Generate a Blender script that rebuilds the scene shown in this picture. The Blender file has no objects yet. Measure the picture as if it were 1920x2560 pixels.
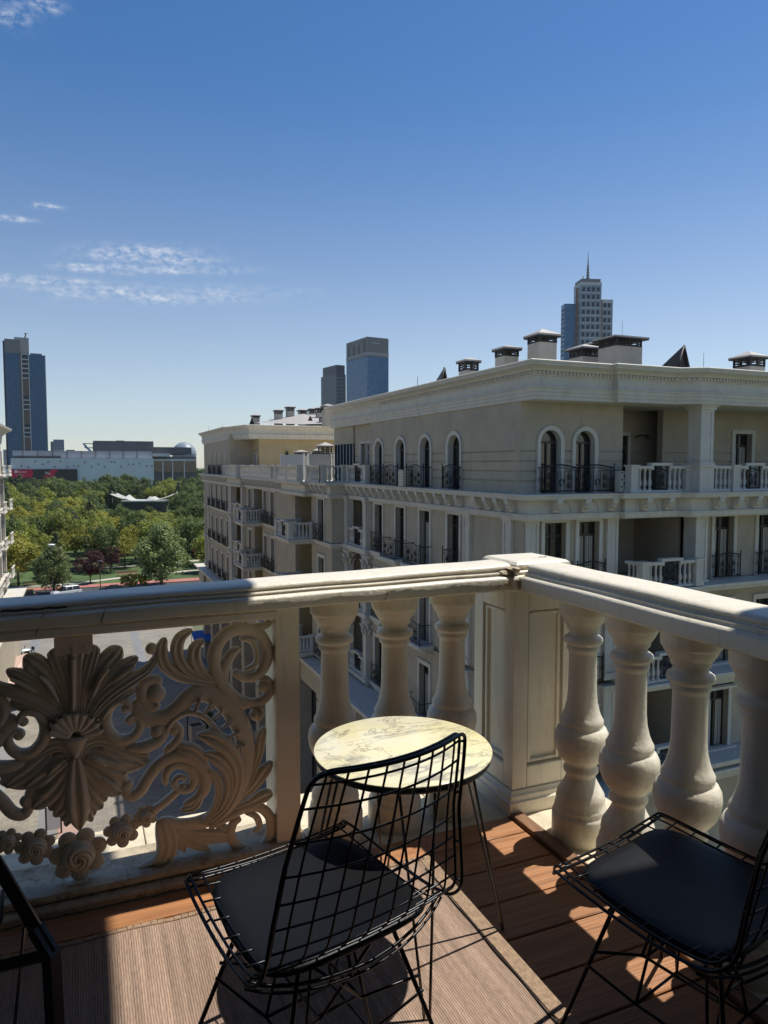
import bpy, math, random
from mathutils import Vector, Matrix
random.seed(7)
R = math.radians
scene = bpy.context.scene
col = scene.collection

# ------------------------------------------------------------------ camera
F, CX, CY = 1775.0, 960.0, 1280.0                      # photograph is 1920 x 2560
PITCH, YAW = R(3.8), R(23.0)
CAM = Vector((0, 0, 1.55))                             # deck of our balcony is z = 0
cd = bpy.data.cameras.new('camera'); cam = bpy.data.objects.new('camera', cd); col.objects.link(cam)
cam.location = CAM
cam.rotation_euler = (R(90) - PITCH, 0, -YAW)
cd.sensor_fit = 'HORIZONTAL'; cd.sensor_width = 36.0; cd.lens = 36.0 * F / 1920.0
cd.clip_start = 0.05; cd.clip_end = 9000
scene.camera = cam
FW = Vector((math.sin(YAW)*math.cos(PITCH), math.cos(YAW)*math.cos(PITCH), -math.sin(PITCH)))
RT = Vector((math.cos(YAW), -math.sin(YAW), 0)); UP = RT.cross(FW)
def ray(u, v): return FW + RT*((u-CX)/F) - UP*((v-CY)/F)
def at(u, v, x=None, y=None, z=None, w=None):          # pixel -> point on a plane x=, y=, z= or at depth w
    d = ray(u, v)
    t = w if w is not None else (x/d.x if x is not None else (y/d.y if y is not None else (z-CAM.z)/d.z))
    return CAM + d*t

# ------------------------------------------------------------------ sky and sun
SUN = Vector((0.50, 0.085, 1.0)).normalized()          # towards the sun
SUN_EL = math.asin(SUN.z); SUN_AZ = math.atan2(SUN.x, SUN.y)
world = bpy.data.worlds.new('World'); scene.world = world; world.use_nodes = True
nt = world.node_tree; nt.nodes.clear()
def wn(t, **k):
    n = nt.nodes.new(t)
    for a, b in k.items(): setattr(n, a, b)
    return n
def wm(op, a=None, b=None, c=None):
    n = wn('ShaderNodeMath', operation=op)
    for i, v in enumerate((a, b, c)):
        if v is None: continue
        if isinstance(v, (int, float)): n.inputs[i].default_value = v
        else: nt.links.new(v, n.inputs[i])
    return n.outputs[0]
sky = wn('ShaderNodeTexSky', sky_type='NISHITA', sun_disc=False)
sky.sun_elevation = SUN_EL; sky.sun_rotation = SUN_AZ
sky.altitude = 450; sky.air_density = 1.0; sky.dust_density = 0.3; sky.ozone_density = 2.8
tc = wn('ShaderNodeTexCoord'); sep = wn('ShaderNodeSeparateXYZ'); nt.links.new(tc.outputs['Generated'], sep.inputs[0])
az = wm('ARCTAN2', sep.outputs['X'], sep.outputs['Y']); el = wm('ARCSINE', sep.outputs['Z'])
cmb = wn('ShaderNodeCombineXYZ'); nt.links.new(wm('MULTIPLY', az, wm('COSINE', el)), cmb.inputs[0]); nt.links.new(el, cmb.inputs[1])
def cloud_layer(sx, sy, lo, hi, seed, det=8, rough=.6):
    mp = wn('ShaderNodeMapping'); mp.inputs['Scale'].default_value = (sx, sy, 1); mp.inputs['Location'].default_value = (seed, seed*1.7, seed); mp.inputs['Rotation'].default_value = (0, 0, R(-5))
    nt.links.new(cmb.outputs[0], mp.inputs[0])
    no = wn('ShaderNodeTexNoise'); no.inputs['Scale'].default_value = 1.0; no.inputs['Detail'].default_value = det; no.inputs['Roughness'].default_value = rough
    nt.links.new(mp.outputs[0], no.inputs[0])
    mr = wn('ShaderNodeMapRange'); mr.inputs[1].default_value = lo; mr.inputs[2].default_value = hi
    nt.links.new(no.outputs[0], mr.inputs[0])
    return mr.outputs[0]
def patch(u, v, ru, rv):                                 # soft-edged patch of cloud in the sky
    d = ray(u, v).normalized(); a0, e0 = math.atan2(d.x, d.y), math.asin(d.z)
    a = wm('DIVIDE', wm('SUBTRACT', az, a0), ru/F); b = wm('DIVIDE', wm('SUBTRACT', wm('SUBTRACT', el, e0), wm('MULTIPLY', wm('SUBTRACT', az, a0), .05)), rv/F)
    d2 = wm('ADD', wm('MULTIPLY', a, a), wm('MULTIPLY', b, b))
    return wm('POWER', 2.718, wm('MULTIPLY', d2, -1.0))
fine = cloud_layer(75, 120, 0.40, 0.66, 3.1, 8, .65); big = cloud_layer(14, 60, 0.42, 0.60, 7.4, 4)
pat = None
for c in [(360, 735, 250, 16), (385, 640, 125, 18), (470, 674, 120, 9), (205, 668, 45, 8), (300, 672, 70, 10), (90, 700, 130, 8), (115, 515, 30, 6), (25, 545, 40, 5), (30, 25, 40, 24), (110, 15, 32, 12)]:
    p = patch(*c); pat = p if pat is None else wm('MAXIMUM', pat, p)
cl = wm('MULTIPLY', wm('MULTIPLY', fine, wm('ADD', wm('MULTIPLY', big, 0.65), 0.35)), wm('MINIMUM', wm('MULTIPLY', pat, 1.6), 1.0))
cl = wm('MINIMUM', wm('MULTIPLY', cl, 0.72), 0.62)
hs = wn('ShaderNodeHueSaturation'); hz = wn('ShaderNodeMapRange'); hz.inputs[1].default_value = R(1); hz.inputs[2].default_value = R(30); hz.inputs[3].default_value = .78; hz.inputs[4].default_value = 1.26; hz.interpolation_type = 'SMOOTHSTEP'; nt.links.new(el, hz.inputs[0]); nt.links.new(hz.outputs[0], hs.inputs['Saturation'])
hs.inputs['Hue'].default_value = .502; nt.links.new(sky.outputs[0], hs.inputs['Color'])
mixc = wn('ShaderNodeMix', data_type='RGBA'); nt.links.new(cl, mixc.inputs[0]); nt.links.new(hs.outputs[0], mixc.inputs[6]); mixc.inputs[7].default_value = (7.0, 7.3, 7.8, 1)
bg = wn('ShaderNodeBackground'); nt.links.new(mixc.outputs[2], bg.inputs[0]); bg.inputs[1].default_value = 0.107
out = wn('ShaderNodeOutputWorld'); nt.links.new(bg.outputs[0], out.inputs[0])
sl = bpy.data.lights.new('sun', 'SUN'); sl.energy = 5.0; sl.angle = R(0.53); sl.color = (1.0, 0.955, 0.87)
so = bpy.data.objects.new('sun', sl); col.objects.link(so); so.rotation_euler = SUN.to_track_quat('Z', 'Y').to_euler(); so.location = (20, 5, 40)
vs = scene.view_settings; vs.view_transform = 'Standard'; vs.look = 'None'; vs.gamma = 1.0; vs.exposure = 0.12; vs.use_curve_mapping = False

# ------------------------------------------------------------------ materials
MATS = {}
def mat(name, c, rough=.7, metal=0.0, var=0.0, scale=4.0, bump=0.0, bscale=40.0, spec=.5, c2=None, stretch=None, coat=0.0, randobj=0.0, transl=0.0):
    if name in MATS: return MATS[name]
    m = bpy.data.materials.new(name); m.use_nodes = True; t = m.node_tree; b = t.nodes['Principled BSDF']
    b.inputs['Base Color'].default_value = (*c, 1); b.inputs['Roughness'].default_value = rough; b.inputs['Metallic'].default_value = metal
    b.inputs['Specular IOR Level'].default_value = spec; b.inputs['Coat Weight'].default_value = coat
    L = t.links.new; g = t.nodes.new('ShaderNodeTexCoord'); mp = t.nodes.new('ShaderNodeMapping'); L(g.outputs['Object'], mp.inputs[0])
    if stretch: mp.inputs['Scale'].default_value = stretch
    if var or c2:
        n = t.nodes.new('ShaderNodeTexNoise'); n.inputs['Scale'].default_value = scale; n.inputs['Detail'].default_value = 7; n.inputs['Roughness'].default_value = .62; L(mp.outputs[0], n.inputs[0])
        r = t.nodes.new('ShaderNodeValToRGB'); r.color_ramp.elements[0].position = .32; r.color_ramp.elements[1].position = .68
        d = c2 if c2 else tuple(max(0, v*(1-var)) for v in c)
        r.color_ramp.elements[0].color = (*d, 1); r.color_ramp.elements[1].color = (*(tuple(min(1, v*(1+var*.5)) for v in c)), 1)
        L(n.outputs[0], r.inputs[0]); last = r.outputs[0]
        if randobj:
            oi = t.nodes.new('ShaderNodeObjectInfo'); h = t.nodes.new('ShaderNodeHueSaturation'); mm = t.nodes.new('ShaderNodeMapRange')
            mm.inputs[3].default_value = 1-randobj; mm.inputs[4].default_value = 1+randobj; L(oi.outputs['Random'], mm.inputs[0]); L(mm.outputs[0], h.inputs['Value']); L(last, h.inputs['Color']); last = h.outputs[0]
        L(last, b.inputs['Base Color'])
    if bump:
        n2 = t.nodes.new('ShaderNodeTexNoise'); n2.inputs['Scale'].default_value = bscale; n2.inputs['Detail'].default_value = 5; L(mp.outputs[0], n2.inputs[0])
        bp = t.nodes.new('ShaderNodeBump'); bp.inputs['Strength'].default_value = bump; bp.inputs['Distance'].default_value = .01; L(n2.outputs[0], bp.inputs['Height']); L(bp.outputs[0], b.inputs['Normal'])
    MATS[name] = m; return m
def nodes_of(m): return m.node_tree.nodes, m.node_tree.links.new, m.node_tree.nodes['Principled BSDF']

paint = mat('balustrade_paint', (.76, .705, .585), .42, var=.07, scale=3.0, bump=.22, bscale=55)
def add_wear(m, colr, scale, lo, hi, strength=.8, stretch=None):
    n, L, b = nodes_of(m)
    src = b.inputs['Base Color'].links[0].from_socket
    g = n.new('ShaderNodeTexCoord'); t = n.new('ShaderNodeTexNoise'); t.inputs['Scale'].default_value = scale; t.inputs['Detail'].default_value = 9; t.inputs['Roughness'].default_value = .75
    mpp = n.new('ShaderNodeMapping'); mpp.inputs['Scale'].default_value = stretch or (1, 1, 1); L(g.outputs['Object'], mpp.inputs[0]); L(mpp.outputs[0], t.inputs[0]); r = n.new('ShaderNodeMapRange'); r.inputs[1].default_value = lo; r.inputs[2].default_value = hi; r.inputs[4].default_value = strength; L(t.outputs[0], r.inputs[0])
    x = n.new('ShaderNodeMix'); x.data_type = 'RGBA'; L(r.outputs[0], x.inputs[0]); L(src, x.inputs[6]); x.inputs[7].default_value = (*colr, 1); L(x.outputs[2], b.inputs['Base Color'])
add_wear(paint, (.40, .31, .19), 6.0, .60, .74, .55)
add_wear(paint, (.16, .12, .07), 38.0, .69, .74, .7)
add_wear(paint, (.36, .32, .25), 16.0, .54, .72, .5, (1, 1, .12))
worn = mat('weathered_plaster', (.50, .42, .30), .8, var=.35, scale=9, bump=.8, bscale=22); add_wear(worn, (.22, .14, .07), 14, .5, .62, .9)
carve = mat('carved_stone', (.70, .63, .51), .62, var=.12, scale=5.0, bump=.3, bscale=70); add_wear(carve, (.20, .15, .09), 30, .66, .74, .6)
crackm = mat('crack_dark', (.06, .045, .03), .9)
stone = mat('ledge_stone', (.66, .58, .42), .7, var=.22, scale=7.0, bump=.35, bscale=60); add_wear(stone, (.30, .24, .15), 11, .58, .70, .6)
wood = mat('deck_composite', (.40, .175, .065), .55, c2=(.25, .105, .038), scale=3.0, bump=.5, bscale=9, stretch=(.6, 14, 14), var=.2, randobj=.12)
lathm = mat('lath_wood', (.24, .12, .06), .6, var=.35, scale=5, bump=.3, stretch=(8, 1, 8))
iron = mat('chair_iron', (.012, .013, .016), .32, metal=.6, spec=.6)
leather = mat('black_leather', (.0045, .005, .006), .40, bump=.14, bscale=240, spec=.20)
blackbar = mat('black_powdercoat', (.008, .008, .009), .45)
brass = mat('leg_metal', (.10, .085, .07), .3, metal=.8)
edgem = mat('table_edge', (.05, .05, .05), .35)
# marble
marble = mat('marble_laminate', (.74, .67, .36), .2, var=.06, scale=4, c2=(.78, .74, .58))
n, L, b = nodes_of(marble)
g = n.new('ShaderNodeTexCoord')
def veins(scale, dist, width, mask_scale, lo, hi, colr, amt, seed):
    src = b.inputs['Base Color'].links[0].from_socket
    mp = n.new('ShaderNodeMapping'); mp.inputs['Location'].default_value = (seed, seed*.7, 0); mp.inputs['Rotation'].default_value = (0, 0, .5); mp.inputs['Scale'].default_value = (1, 1.8, 1); L(g.outputs['Object'], mp.inputs[0])
    nz = n.new('ShaderNodeTexNoise'); nz.inputs['Scale'].default_value = scale; nz.inputs['Detail'].default_value = 7; nz.inputs['Roughness'].default_value = .62; nz.inputs['Distortion'].default_value = dist; L(mp.outputs[0], nz.inputs[0])
    sb = n.new('ShaderNodeMath'); sb.operation = 'SUBTRACT'; L(nz.outputs[0], sb.inputs[0]); sb.inputs[1].default_value = .5
    a2 = n.new('ShaderNodeMath'); a2.operation = 'ABSOLUTE'; L(sb.outputs[0], a2.inputs[0])
    rr = n.new('ShaderNodeMapRange'); rr.inputs[1].default_value = 0; rr.inputs[2].default_value = width; rr.inputs[3].default_value = amt; rr.inputs[4].default_value = 0; L(a2.outputs[0], rr.inputs[0])
    n3 = n.new('ShaderNodeTexNoise'); n3.inputs['Scale'].default_value = mask_scale; n3.inputs['Detail'].default_value = 4; L(mp.outputs[0], n3.inputs[0])
    r3 = n.new('ShaderNodeMapRange'); r3.inputs[1].default_value = lo; r3.inputs[2].default_value = hi; L(n3.outputs[0], r3.inputs[0])
    ml = n.new('ShaderNodeMath'); ml.operation = 'MULTIPLY'; L(rr.outputs[0], ml.inputs[0]); L(r3.outputs[0], ml.inputs[1])
    x = n.new('ShaderNodeMix'); x.data_type = 'RGBA'; L(ml.outputs[0], x.inputs[0]); L(src, x.inputs[6]); x.inputs[7].default_value = (*colr, 1); L(x.outputs[2], b.inputs['Base Color'])
veins(3.0, .9, .020, 3.0, .42, .58, (.20, .185, .15), .75, 1.3)
veins(5.0, 1.0, .070, 4.0, .52, .63, (.22, .22, .21), .8, 4.1)
veins(8.0, .8, .014, 3.4, .48, .60, (.24, .13, .07), .55, 7.7)
# rug
rugm = mat('woven_rug', (.36, .25, .185), .95, c2=(.225, .155, .115), var=.25, scale=2.2, bump=.0, stretch=(17, .55, 1))
n, L, b = nodes_of(rugm); src = b.inputs['Base Color'].links[0].from_socket
g = n.new('ShaderNodeTexCoord'); wv = n.new('ShaderNodeTexWave'); wv.bands_direction = 'X'; wv.inputs['Scale'].default_value = 42; wv.inputs['Distortion'].default_value = 1.5; wv.inputs['Detail'].default_value = 2; L(g.outputs['Object'], wv.inputs[0])
mp = n.new('ShaderNodeMapping'); mp.inputs['Scale'].default_value = (40, 7, 1); L(g.outputs['Object'], mp.inputs[0])
nn = n.new('ShaderNodeTexNoise'); nn.inputs['Scale'].default_value = 5; nn.inputs['Detail'].default_value = 4; L(mp.outputs[0], nn.inputs[0])
x = n.new('ShaderNodeMix'); x.data_type = 'RGBA'; x.blend_type = 'OVERLAY'; x.inputs[0].default_value = .5; L(src, x.inputs[6]); L(nn.outputs[0], x.inputs[7]); L(x.outputs[2], b.inputs['Base Color'])
bp = n.new('ShaderNodeBump'); bp.inputs['Strength'].default_value = .6; bp.inputs['Distance'].default_value = .003
ad = n.new('ShaderNodeMath'); ad.operation = 'ADD'; L(wv.outputs[0], ad.inputs[0]); L(nn.outputs[0], ad.inputs[1]); L(ad.outputs[0], bp.inputs['Height']); L(bp.outputs[0], b.inputs['Normal'])
rugedge = mat('rug_binding', (.34, .235, .155), .95, var=.3, scale=60, bump=.6, bscale=160)
cordm = mat('dark_cord', (.035, .03, .03), .9)

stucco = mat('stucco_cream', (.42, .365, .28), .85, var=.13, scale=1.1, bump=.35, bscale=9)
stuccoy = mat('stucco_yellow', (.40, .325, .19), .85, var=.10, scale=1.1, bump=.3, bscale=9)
trim = mat('trim_white', (.57, .54, .475), .65, var=.10, scale=2.0, bump=.15, bscale=12); add_wear(trim, (.30, .26, .20), 1.9, .60, .72, .5); add_wear(trim, (.25, .22, .18), 4.0, .55, .72, .55, (1, 1, .10))
add_wear(stucco, (.25, .21, .15), 2.2, .54, .72, .45, (1, 1, .12))
glassd = mat('window_glass', (.016, .018, .020), .06, spec=.8)
glassb = mat('blue_glass', (.03, .09, .16), .08, spec=.9)
framed = mat('window_frame_dark', (.035, .028, .022), .4)
framew = mat('window_frame_white', (.7, .69, .66), .5)
wiron = mat('wrought_iron', (.012, .013, .015), .5, spec=.4)
capm = mat('chimney_cap', (.40, .37, .335), .6, var=.12, scale=2)
dormm = mat('dormer_sheet', (.065, .055, .05), .5, var=.2, scale=2)
chimb = mat('chimney_render', (.44, .41, .35), .9, var=.12, scale=2)
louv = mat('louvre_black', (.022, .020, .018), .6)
roofm = mat('roof_sheet', (.33, .31, .29), .6, var=.15, scale=1)
frost = mat('frosted_screen', (.26, .28, .30), .35)
acm = mat('ac_white', (.62, .62, .60), .5)
lattice = mat('lattice_cover', (.62, .58, .48), .7)
curtain = mat('curtain', (.45, .42, .36), .9)

paving = mat('street_paving', (.40, .37, .32), .85, var=.22, scale=.25)
n, L, b = nodes_of(paving); src = b.inputs['Base Color'].links[0].from_socket
g = n.new('ShaderNodeTexCoord'); br = n.new('ShaderNodeTexBrick'); br.inputs['Scale'].default_value = 1.0; br.inputs['Brick Width'].default_value = .6; br.inputs['Row Height'].default_value = .3; br.inputs['Mortar Size'].default_value = .012
br.inputs['Color1'].default_value = (.62, .60, .56, 1); br.inputs['Color2'].default_value = (.42, .40, .37, 1); br.inputs['Mortar'].default_value = (.2, .19, .17, 1); L(g.outputs['Object'], br.inputs[0])
x = n.new('ShaderNodeMix'); x.data_type = 'RGBA'; x.blend_type = 'MULTIPLY'; x.inputs[0].default_value = .8; L(src, x.inputs[6]); L(br.outputs[0], x.inputs[7]); L(x.outputs[2], b.inputs['Base Color'])
pink = mat('pink_paving', (.36, .24, .20), .85, var=.15, scale=.6)
greyp = mat('grey_paving', (.20, .20, .20), .85, var=.15, scale=.6)
redp = mat('red_pavement', (.40, .16, .13), .85, var=.15, scale=.3)
asph = mat('asphalt', (.055, .055, .058), .85, var=.2, scale=.5)
pathm = mat('path_concrete', (.48, .44, .38), .85, var=.1, scale=.5)
lawn = mat('lawn', (.065, .115, .028), .95, c2=(.04, .065, .02), scale=.12, var=.3)
earth = mat('far_ground', (.07, .10, .035), .95, c2=(.14, .13, .09), scale=.01, var=.3)
bark = mat('bark', (.10, .075, .05), .9, var=.3, scale=3)
def leafmat(name, c, c2, ro=.18):
    m = mat(name, c, .5, c2=c2, var=.2, scale=.55, randobj=ro, spec=.35)
    n, L, b = nodes_of(m); b.inputs['Subsurface Weight'].default_value = 0
    src = b.inputs['Base Color'].links[0].from_socket
    tr = n.new('ShaderNodeBsdfTranslucent'); ms = n.new('ShaderNodeMixShader'); ms.inputs[0].default_value = .42
    L(src, tr.inputs[0]); o = [q for q in n if q.type == 'OUTPUT_MATERIAL'][0]; L(b.outputs[0], ms.inputs[1]); L(tr.outputs[0], ms.inputs[2]); L(ms.outputs[0], o.inputs[0])
    return m
leaf_dark = leafmat('leaf_dark', (0.15, 0.2, 0.055), (0.06, 0.092, 0.027))
leaf_mid = leafmat('leaf_mid', (0.33, 0.36, 0.065), (0.135, 0.17, 0.033))
leaf_olive = leafmat('leaf_olive', (0.44, 0.41, 0.062), (0.19, 0.2, 0.03))
leaf_con = leafmat('leaf_conifer', (0.115, 0.155, 0.06), (0.05, 0.075, 0.03))
leaf_plane = leafmat('leaf_plane', (0.28, 0.33, 0.13), (0.12, 0.165, 0.05))
leaf_plum = leafmat('leaf_plum', (0.102, 0.034, 0.036), (0.048, 0.017, 0.020))
leaf_yel = leafmat('leaf_yellow', (.42, .36, .03), (.24, .22, .025))
leaf_lime = leafmat('leaf_lime', (.30, .42, .04), (.17, .26, .03))

# ------------------------------------------------------------------ mesh helpers
class MB:
    def __init__(s): s.v = []; s.f = []; s.sm = []
    def add(s, vs, fs, smooth=False):
        o = len(s.v); s.v += [tuple(p) for p in vs]; s.f += [tuple(i+o for i in f) for f in fs]; s.sm += [smooth]*len(fs); return s
    def box(s, a, b):
        x0, x1 = sorted((a[0], b[0])); y0, y1 = sorted((a[1], b[1])); z0, z1 = sorted((a[2], b[2]))
        return s.add([(x0,y0,z0),(x1,y0,z0),(x1,y1,z0),(x0,y1,z0),(x0,y0,z1),(x1,y0,z1),(x1,y1,z1),(x0,y1,z1)],
                     [(0,3,2,1),(4,5,6,7),(0,1,5,4),(1,2,6,5),(2,3,7,6),(3,0,4,7)])
    def bbox(s, a, b, e=.004):                              # bevelled box
        x0, x1 = sorted((a[0], b[0])); y0, y1 = sorted((a[1], b[1])); z0, z1 = sorted((a[2], b[2]))
        def ringv(z, i): return [(x0+i,y0+i,z),(x1-i,y0+i,z),(x1-i,y1-i,z),(x0+i,y1-i,z)]
        v = ringv(z0, e)+ringv(z0+e, 0)+ringv(z1-e, 0)+ringv(z1, e)
        f = [(3,2,1,0),(12,13,14,15)]
        for k in range(3):
            for i in range(4): j = (i+1) % 4; f.append((k*4+i, k*4+j, k*4+4+j, k*4+4+i))
        return s.add(v, f)
    def prism(s, poly, fn0, fn1):                           # poly of 2-d points, two maps to 3-d
        n = len(poly); v = [fn0(*p) for p in poly]+[fn1(*p) for p in poly]
        f = [tuple(range(n-1,-1,-1)), tuple(range(n, 2*n))]+[(i,(i+1)%n,n+(i+1)%n,n+i) for i in range(n)]
        return s.add(v, f)
    def lathe(s, prof, c=(0,0,0), n=24, smooth=True):
        v = []; f = []
        for r_, z in prof:
            for k in range(n): a = 2*math.pi*k/n; v.append((c[0]+r_*math.cos(a), c[1]+r_*math.sin(a), c[2]+z))
        for i in range(len(prof)-1):
            for k in range(n): f.append((i*n+k, i*n+(k+1)%n, (i+1)*n+(k+1)%n, (i+1)*n+k))
        s.add(v, f, smooth); m = len(prof)-1
        s.add([v[k] for k in range(n)], [tuple(range(n-1,-1,-1))]); s.add([v[m*n+k] for k in range(n)], [tuple(range(n))]); return s
    def tube(s, pts, r, n=6, closed=False, smooth=True):
        pts = [Vector(p) for p in pts]; m = len(pts); v = []; f = []
        rs = r if isinstance(r, (list, tuple)) else [r]*m
        prev = None
        for i, p in enumerate(pts):
            if closed: t = pts[(i+1) % m]-pts[i-1]
            else: t = pts[min(i+1, m-1)]-pts[max(i-1, 0)]
            t.normalize()
            if prev is None: a = t.cross(Vector((0,0,1))); a = a if a.length > .05 else t.cross(Vector((1,0,0)))
            else: a = prev-t*prev.dot(t)
            a.normalize(); prev = a; b_ = t.cross(a)
            for k in range(n): q = 2*math.pi*k/n; v.append(p+a*(rs[i]*math.cos(q))+b_*(rs[i]*math.sin(q)))
        for i in range(m if closed else m-1):
            for k in range(n): j = (i+1) % m; f.append((i*n+k, i*n+(k+1)%n, j*n+(k+1)%n, j*n+k))
        if not closed: f += [tuple(range(n-1,-1,-1)), tuple((m-1)*n+k for k in range(n))]
        return s.add(v, f, smooth)
    def sphere(s, c, r, n=10, m=6, sc=(1,1,1)):
        v = []; f = []
        for i in range(m+1):
            th = math.pi*i/m
            for k in range(n): a = 2*math.pi*k/n; v.append((c[0]+r*sc[0]*math.sin(th)*math.cos(a), c[1]+r*sc[1]*math.sin(th)*math.sin(a), c[2]+r*sc[2]*math.cos(th)))
        for i in range(m):
            for k in range(n): f.append((i*n+k, (i+1)*n+k, (i+1)*n+(k+1)%n, i*n+(k+1)%n))
        return s.add(v, f, True)
    def mould(s, path, prof, side=1, closed=False):         # sweep profile (out, z) along a plan path with mitres
        n = len(path); offs = []
        for i in range(n):
            def nrm(a, b):
                d = Vector((b[0]-a[0], b[1]-a[1])).normalized(); return Vector((d.y, -d.x))*side
            if closed: n0, n1 = nrm(path[i-1], path[i]), nrm(path[i], path[(i+1) % n])
            else:
                n0 = nrm(path[i-1], path[i]) if i > 0 else nrm(path[0], path[1]); n1 = nrm(path[i], path[i+1]) if i < n-1 else n0
            m_ = (n0+n1); m_ = m_/max(m_.dot(n0), .3) if m_.length > 1e-4 else n0
            offs.append(m_)
        k = len(prof); v = [(p[0]+o.x*d, p[1]+o.y*d, z) for p, o in zip(path, offs) for d, z in prof]; f = []
        for i in range(n if closed else n-1):
            j = (i+1) % n
            for q in range(k): f.append((i*k+q, j*k+q, j*k+(q+1)%k, i*k+(q+1)%k))
        if not closed: f += [tuple(range(k)), tuple((n-1)*k+q for q in range(k-1, -1, -1))]
        return s.add(v, f)
    def mesh(s, name, m):
        me = bpy.data.meshes.new(name); me.from_pydata(s.v, [], s.f); me.materials.append(m)
        me.polygons.foreach_set('use_smooth', s.sm); me.update(); return me
WL = {}                                                     # world origin of parents
def link(o, parent=None, loc=(0,0,0), rot=None):
    col.objects.link(o); loc = Vector(loc)
    if parent is not None: o.parent = parent; o.location = loc-WL.get(parent.name, Vector((0,0,0)))
    else: o.location = loc
    if rot: o.rotation_euler = rot
    WL[o.name] = loc; return o
def obj(name, mb, m, parent=None, loc=(0,0,0), rot=None):
    me = mb if isinstance(mb, bpy.types.Mesh) else mb.mesh(name, m)
    return link(bpy.data.objects.new(name, me), parent, loc, rot)
def tag(o, label, cat, group=None):
    o['label'] = label; o['category'] = cat
    if group: o['group'] = group
    return o
def thing(name, label, cat, loc=(0,0,0), group=None, rotz=0):
    o = bpy.data.objects.new(name, None); o.empty_display_size = .2; link(o, None, loc); o.rotation_euler = (0,0,rotz); return tag(o, label, cat, group)
def local(name, mb, m, parent):                             # part given in the thing's own coordinates
    o = bpy.data.objects.new(name, mb if isinstance(mb, bpy.types.Mesh) else mb.mesh(name, m)); col.objects.link(o); o.parent = parent; WL[o.name] = Vector((0,0,0)); return o
def struct(name, mb, m, parent=None, kind='structure'):
    o = obj(name, mb, m, parent)
    if parent is None: o['kind'] = kind
    return o
def crom(pts, k=8):                                         # Catmull-Rom through tuples of any length
    P = [pts[0]]+list(pts)+[pts[-1]]; out = []
    for i in range(1, len(P)-2):
        for j in range(k):
            t = j/k; out.append(tuple(.5*(2*b+(c-a)*t+(2*a-5*b+4*c-d)*t*t+(3*b-a-3*c+d)*t**3) for a, b, c, d in zip(P[i-1], P[i], P[i+1], P[i+2])))
    out.append(tuple(pts[-1])); return out

# ------------------------------------------------------------------ ground
G = -20.45
m = MB().box((-3000, -500, G-1.2), (3000, 5000, G-.5)); struct('ground', m, earth)
m = MB().box((-14, 3.5, G-.5), (13.2, 131, G)); struct('street', m, paving)
for k, (x0, x1, mm) in enumerate([(-3.1, -2.1, greyp), (-1.9, -0.6, pink), (5.2, 6.2, greyp), (-6.4, -5.4, greyp)]):
    m = MB().box((x0, 4, G), (x1, 128, G+.004)); struct('paving_band', m, mm)
m = MB().box((-160, 131, G-.5), (200, 137.5, G-.10)); struct('road', m, asph)
m = MB().box((-160, 131.3, G-.10), (200, 131.45, G-.096)); struct('road_marking', m, mat('white_paint', (.75, .75, .72), .7))
def quad_sheet(pts, z, m, name, th=.3):
    p = [(q[0], q[1]) for q in pts]; mb = MB().prism(p, lambda x, y: (x, y, z-th), lambda x, y: (x, y, z)); return struct(name, mb, m)
quad_sheet([(-160, 137.5), (200, 137.5), (200, 142.5), (60, 142), (9, 140.6), (-12, 140.6), (-160, 141)], G+.02, redp, 'red_pavement')
quad_sheet([(-160, 139), (200, 139), (260, 620), (-220, 620)], G+.005, lawn, 'lawn')
quad_sheet([(-40, 142.4), (-2.6, 143.2), (10.4, 149.4), (26, 153), (60, 156), (60, 154.2), (26, 151.2), (10.6, 147.4), (-2.4, 141.6), (-40, 140.8)], G+.03, pathm, 'park_path')
quad_sheet([(4, 163), (30, 169), (60, 172), (60, 169), (30, 166.5), (4, 161)], G+.03, pathm, 'park_path')
quad_sheet([(14, 300), (70, 306), (70, 300), (14, 294)], G+.03, pathm, 'park_path')
quad_sheet([(36, 395), (90, 404), (90, 394), (36, 386)], G+.03, pathm, 'park_path')

# ------------------------------------------------------------------ the apartment building opposite
XW, YS, YS2 = 13.97, 20.85, 20.55                            # west wall, south wall of the top storey, south wall below
XM = 12.92                                                   # west wall of the middle and far part
FL = [.55, -2.90, -6.35, -9.85]                              # floor levels, top storey downwards
POD = -10.25
ab = thing('apartment_building', 'long cream classical apartment building with white mouldings, iron railings and roof chimneys', 'building', (24, 40, G))
class Fac:                                                   # a facade: u along it, d outwards
    def __init__(s, axis, p): s.axis, s.p = axis, p
    def P(s, u, d, z): return (u, s.p-d, z) if s.axis == 'S' else (s.p-d, u, z)
    def rot(s): return (0, 0, 0) if s.axis == 'S' else (0, 0, -math.pi/2)
    def box(s, b, u0, u1, z0, z1, d0, d1): return b.box(s.P(u0, d0, z0), s.P(u1, d1, z1))
S_, W_, M_, SL = Fac('S', YS), Fac('W', XW), Fac('W', XM), Fac('S', YS2)
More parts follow.
